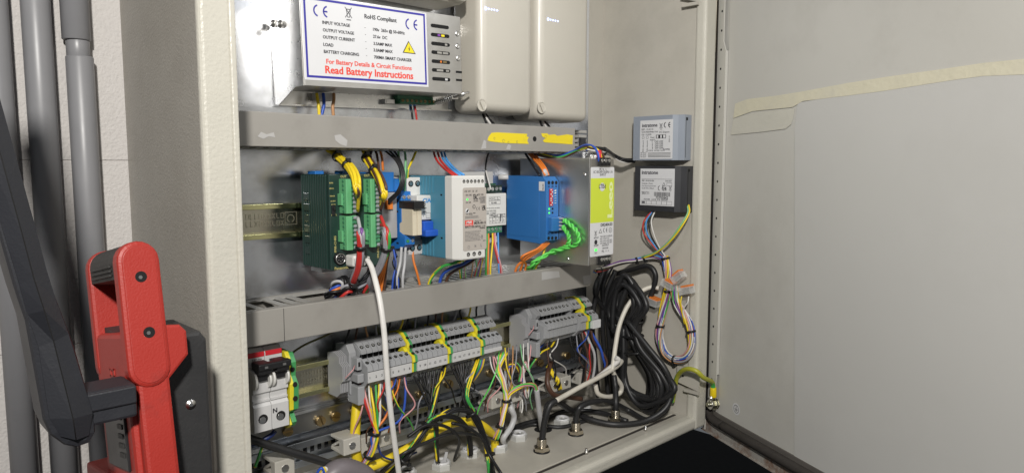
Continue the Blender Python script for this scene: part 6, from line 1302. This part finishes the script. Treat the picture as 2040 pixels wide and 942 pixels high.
# loose thin leads tangled under the terminal strips
rnd = random.Random(77)
def loose(n, px0, px1, py_top, drop, cols, group, where, r=.0009, ya=-.040):
    for i in range(n):
        a = px0+(px1-px0)*(i+rnd.random()*.8)/n; sl_ = (a-px0)*-.22; c_ = cols[i % len(cols)]; d1 = rnd.uniform(-26, 26); d2 = d1+rnd.uniform(-34, 34); dr = drop*rnd.uniform(.7, 1.1)
        nm = ' and '.join(c_) if isinstance(c_, tuple) else dict(lblue='light blue', lgreen='bright green', lgrey='pale grey', cable='black', dkblue='dark blue', mint='pale green').get(c_, c_)
        y1 = ya-rnd.uniform(.004, .018)
        wire('wire', [(a, py_top+sl_, ya), (a+d1*.25, py_top+sl_+dr*.28, y1), (a+d1, py_top+sl_+dr*.55, y1-.003), (a+d2*.8, py_top+sl_+dr*.8, y1+.006), (a+d2, py_top+sl_+dr, y1+.014)], r, wc[c_[0]] if isinstance(c_, tuple) else wc[c_], stripe=wc[c_[1]] if isinstance(c_, tuple) else None, label='loose thin %s lead %s' % (nm, where), cat='wire', group=group)
loose(10, 722, 812, 756, 120, ['pink', 'white', 'brown', 'yellow', 'grey', 'red', ('yellow', 'green'), 'blue', 'orange'], 'loose leads under terminals 1 to 8', 'tangled below terminals 1 to 8')
loose(10, 825, 965, 738, 118, ['black', 'cable', 'grey', 'black', ('yellow', 'green'), 'cable', 'black'], 'loose leads under terminals 9 to 20', 'hanging in the tangle below terminals 9 to 20')
loose(12, 972, 1062, 700, 130, ['white', 'pink', 'brown', 'lgreen', 'yellow', ('white', 'brown'), 'tan', 'grey', 'mint', 'white'], 'loose leads under the unnumbered terminals', 'curling below the unnumbered terminals')
loose(7, 1078, 1190, 672, 115, ['brown', 'black', 'white', 'cable', 'grey', 'brown', 'blue'], 'loose leads under the short strip', 'dangling below the short terminal strip')
for i, (c_, pts) in enumerate((('black', [(812, 870, -.066), (850, 846, -.07), (890, 850, -.07), (915, 875, -.066), PZ(905, 915, ZF+.006)]), ('cable', [PZ(760, 938, ZF+.02), (800, 905, -.07), (850, 880, -.068), (905, 862, -.066), (960, 868, -.06), PZ(1005, 880, ZF+.006)]), ('black', [PZ(1000, 945, ZF+.004), (975, 905, -.075), (960, 872, -.072), (930, 850, -.068), (900, 842, -.064)]), ('cable', [PZ(1040, 872, ZF+.004), PZ(1020, 862, ZF+.005), PZ(1060, 845, ZF+.005), PZ(1120, 850, ZF+.004), PZ(1180, 832, ZF+.006)]))):
    wire('black_cable', pts, .0019 if i != 3 else .003, wc[c_], label=('slim black cable arching beside the two black wire arches', 'slim black cable running from the conduit to the floor hole area', 'slim black cable falling over the fanned wires on the floor', 'slack black cable snaking flat behind the front metal gland')[i], cat='cable')

tk = thing('trunking_end', 'short notched grey trunking end at the right of the upper duct', 'cable duct', PY(1160, 300, -.02))
x0 = PY(1150, 280, -.02).x; z0, z1 = PY(1160, 302, -.02).z, PY(1160, 258, -.02).z
for i in range(5): part('finger', DUCTL, tk, lambda bm: box(bm, x0, x0+.016, -.024, -.001, z0+(z1-z0)*(i+.1)/5, z0+(z1-z0)*(i+.75)/5, .0006))
part('base', DUCTL, tk, lambda bm: box(bm, x0+.002, x0+.020, -.004, -.0004, z0, z1, .0006)); part('latch', DKGREY, tk, lambda bm: box(bm, x0-.002, x0+.008, -.030, -.024, z0+(z1-z0)*.25, z0+(z1-z0)*.6, .001))
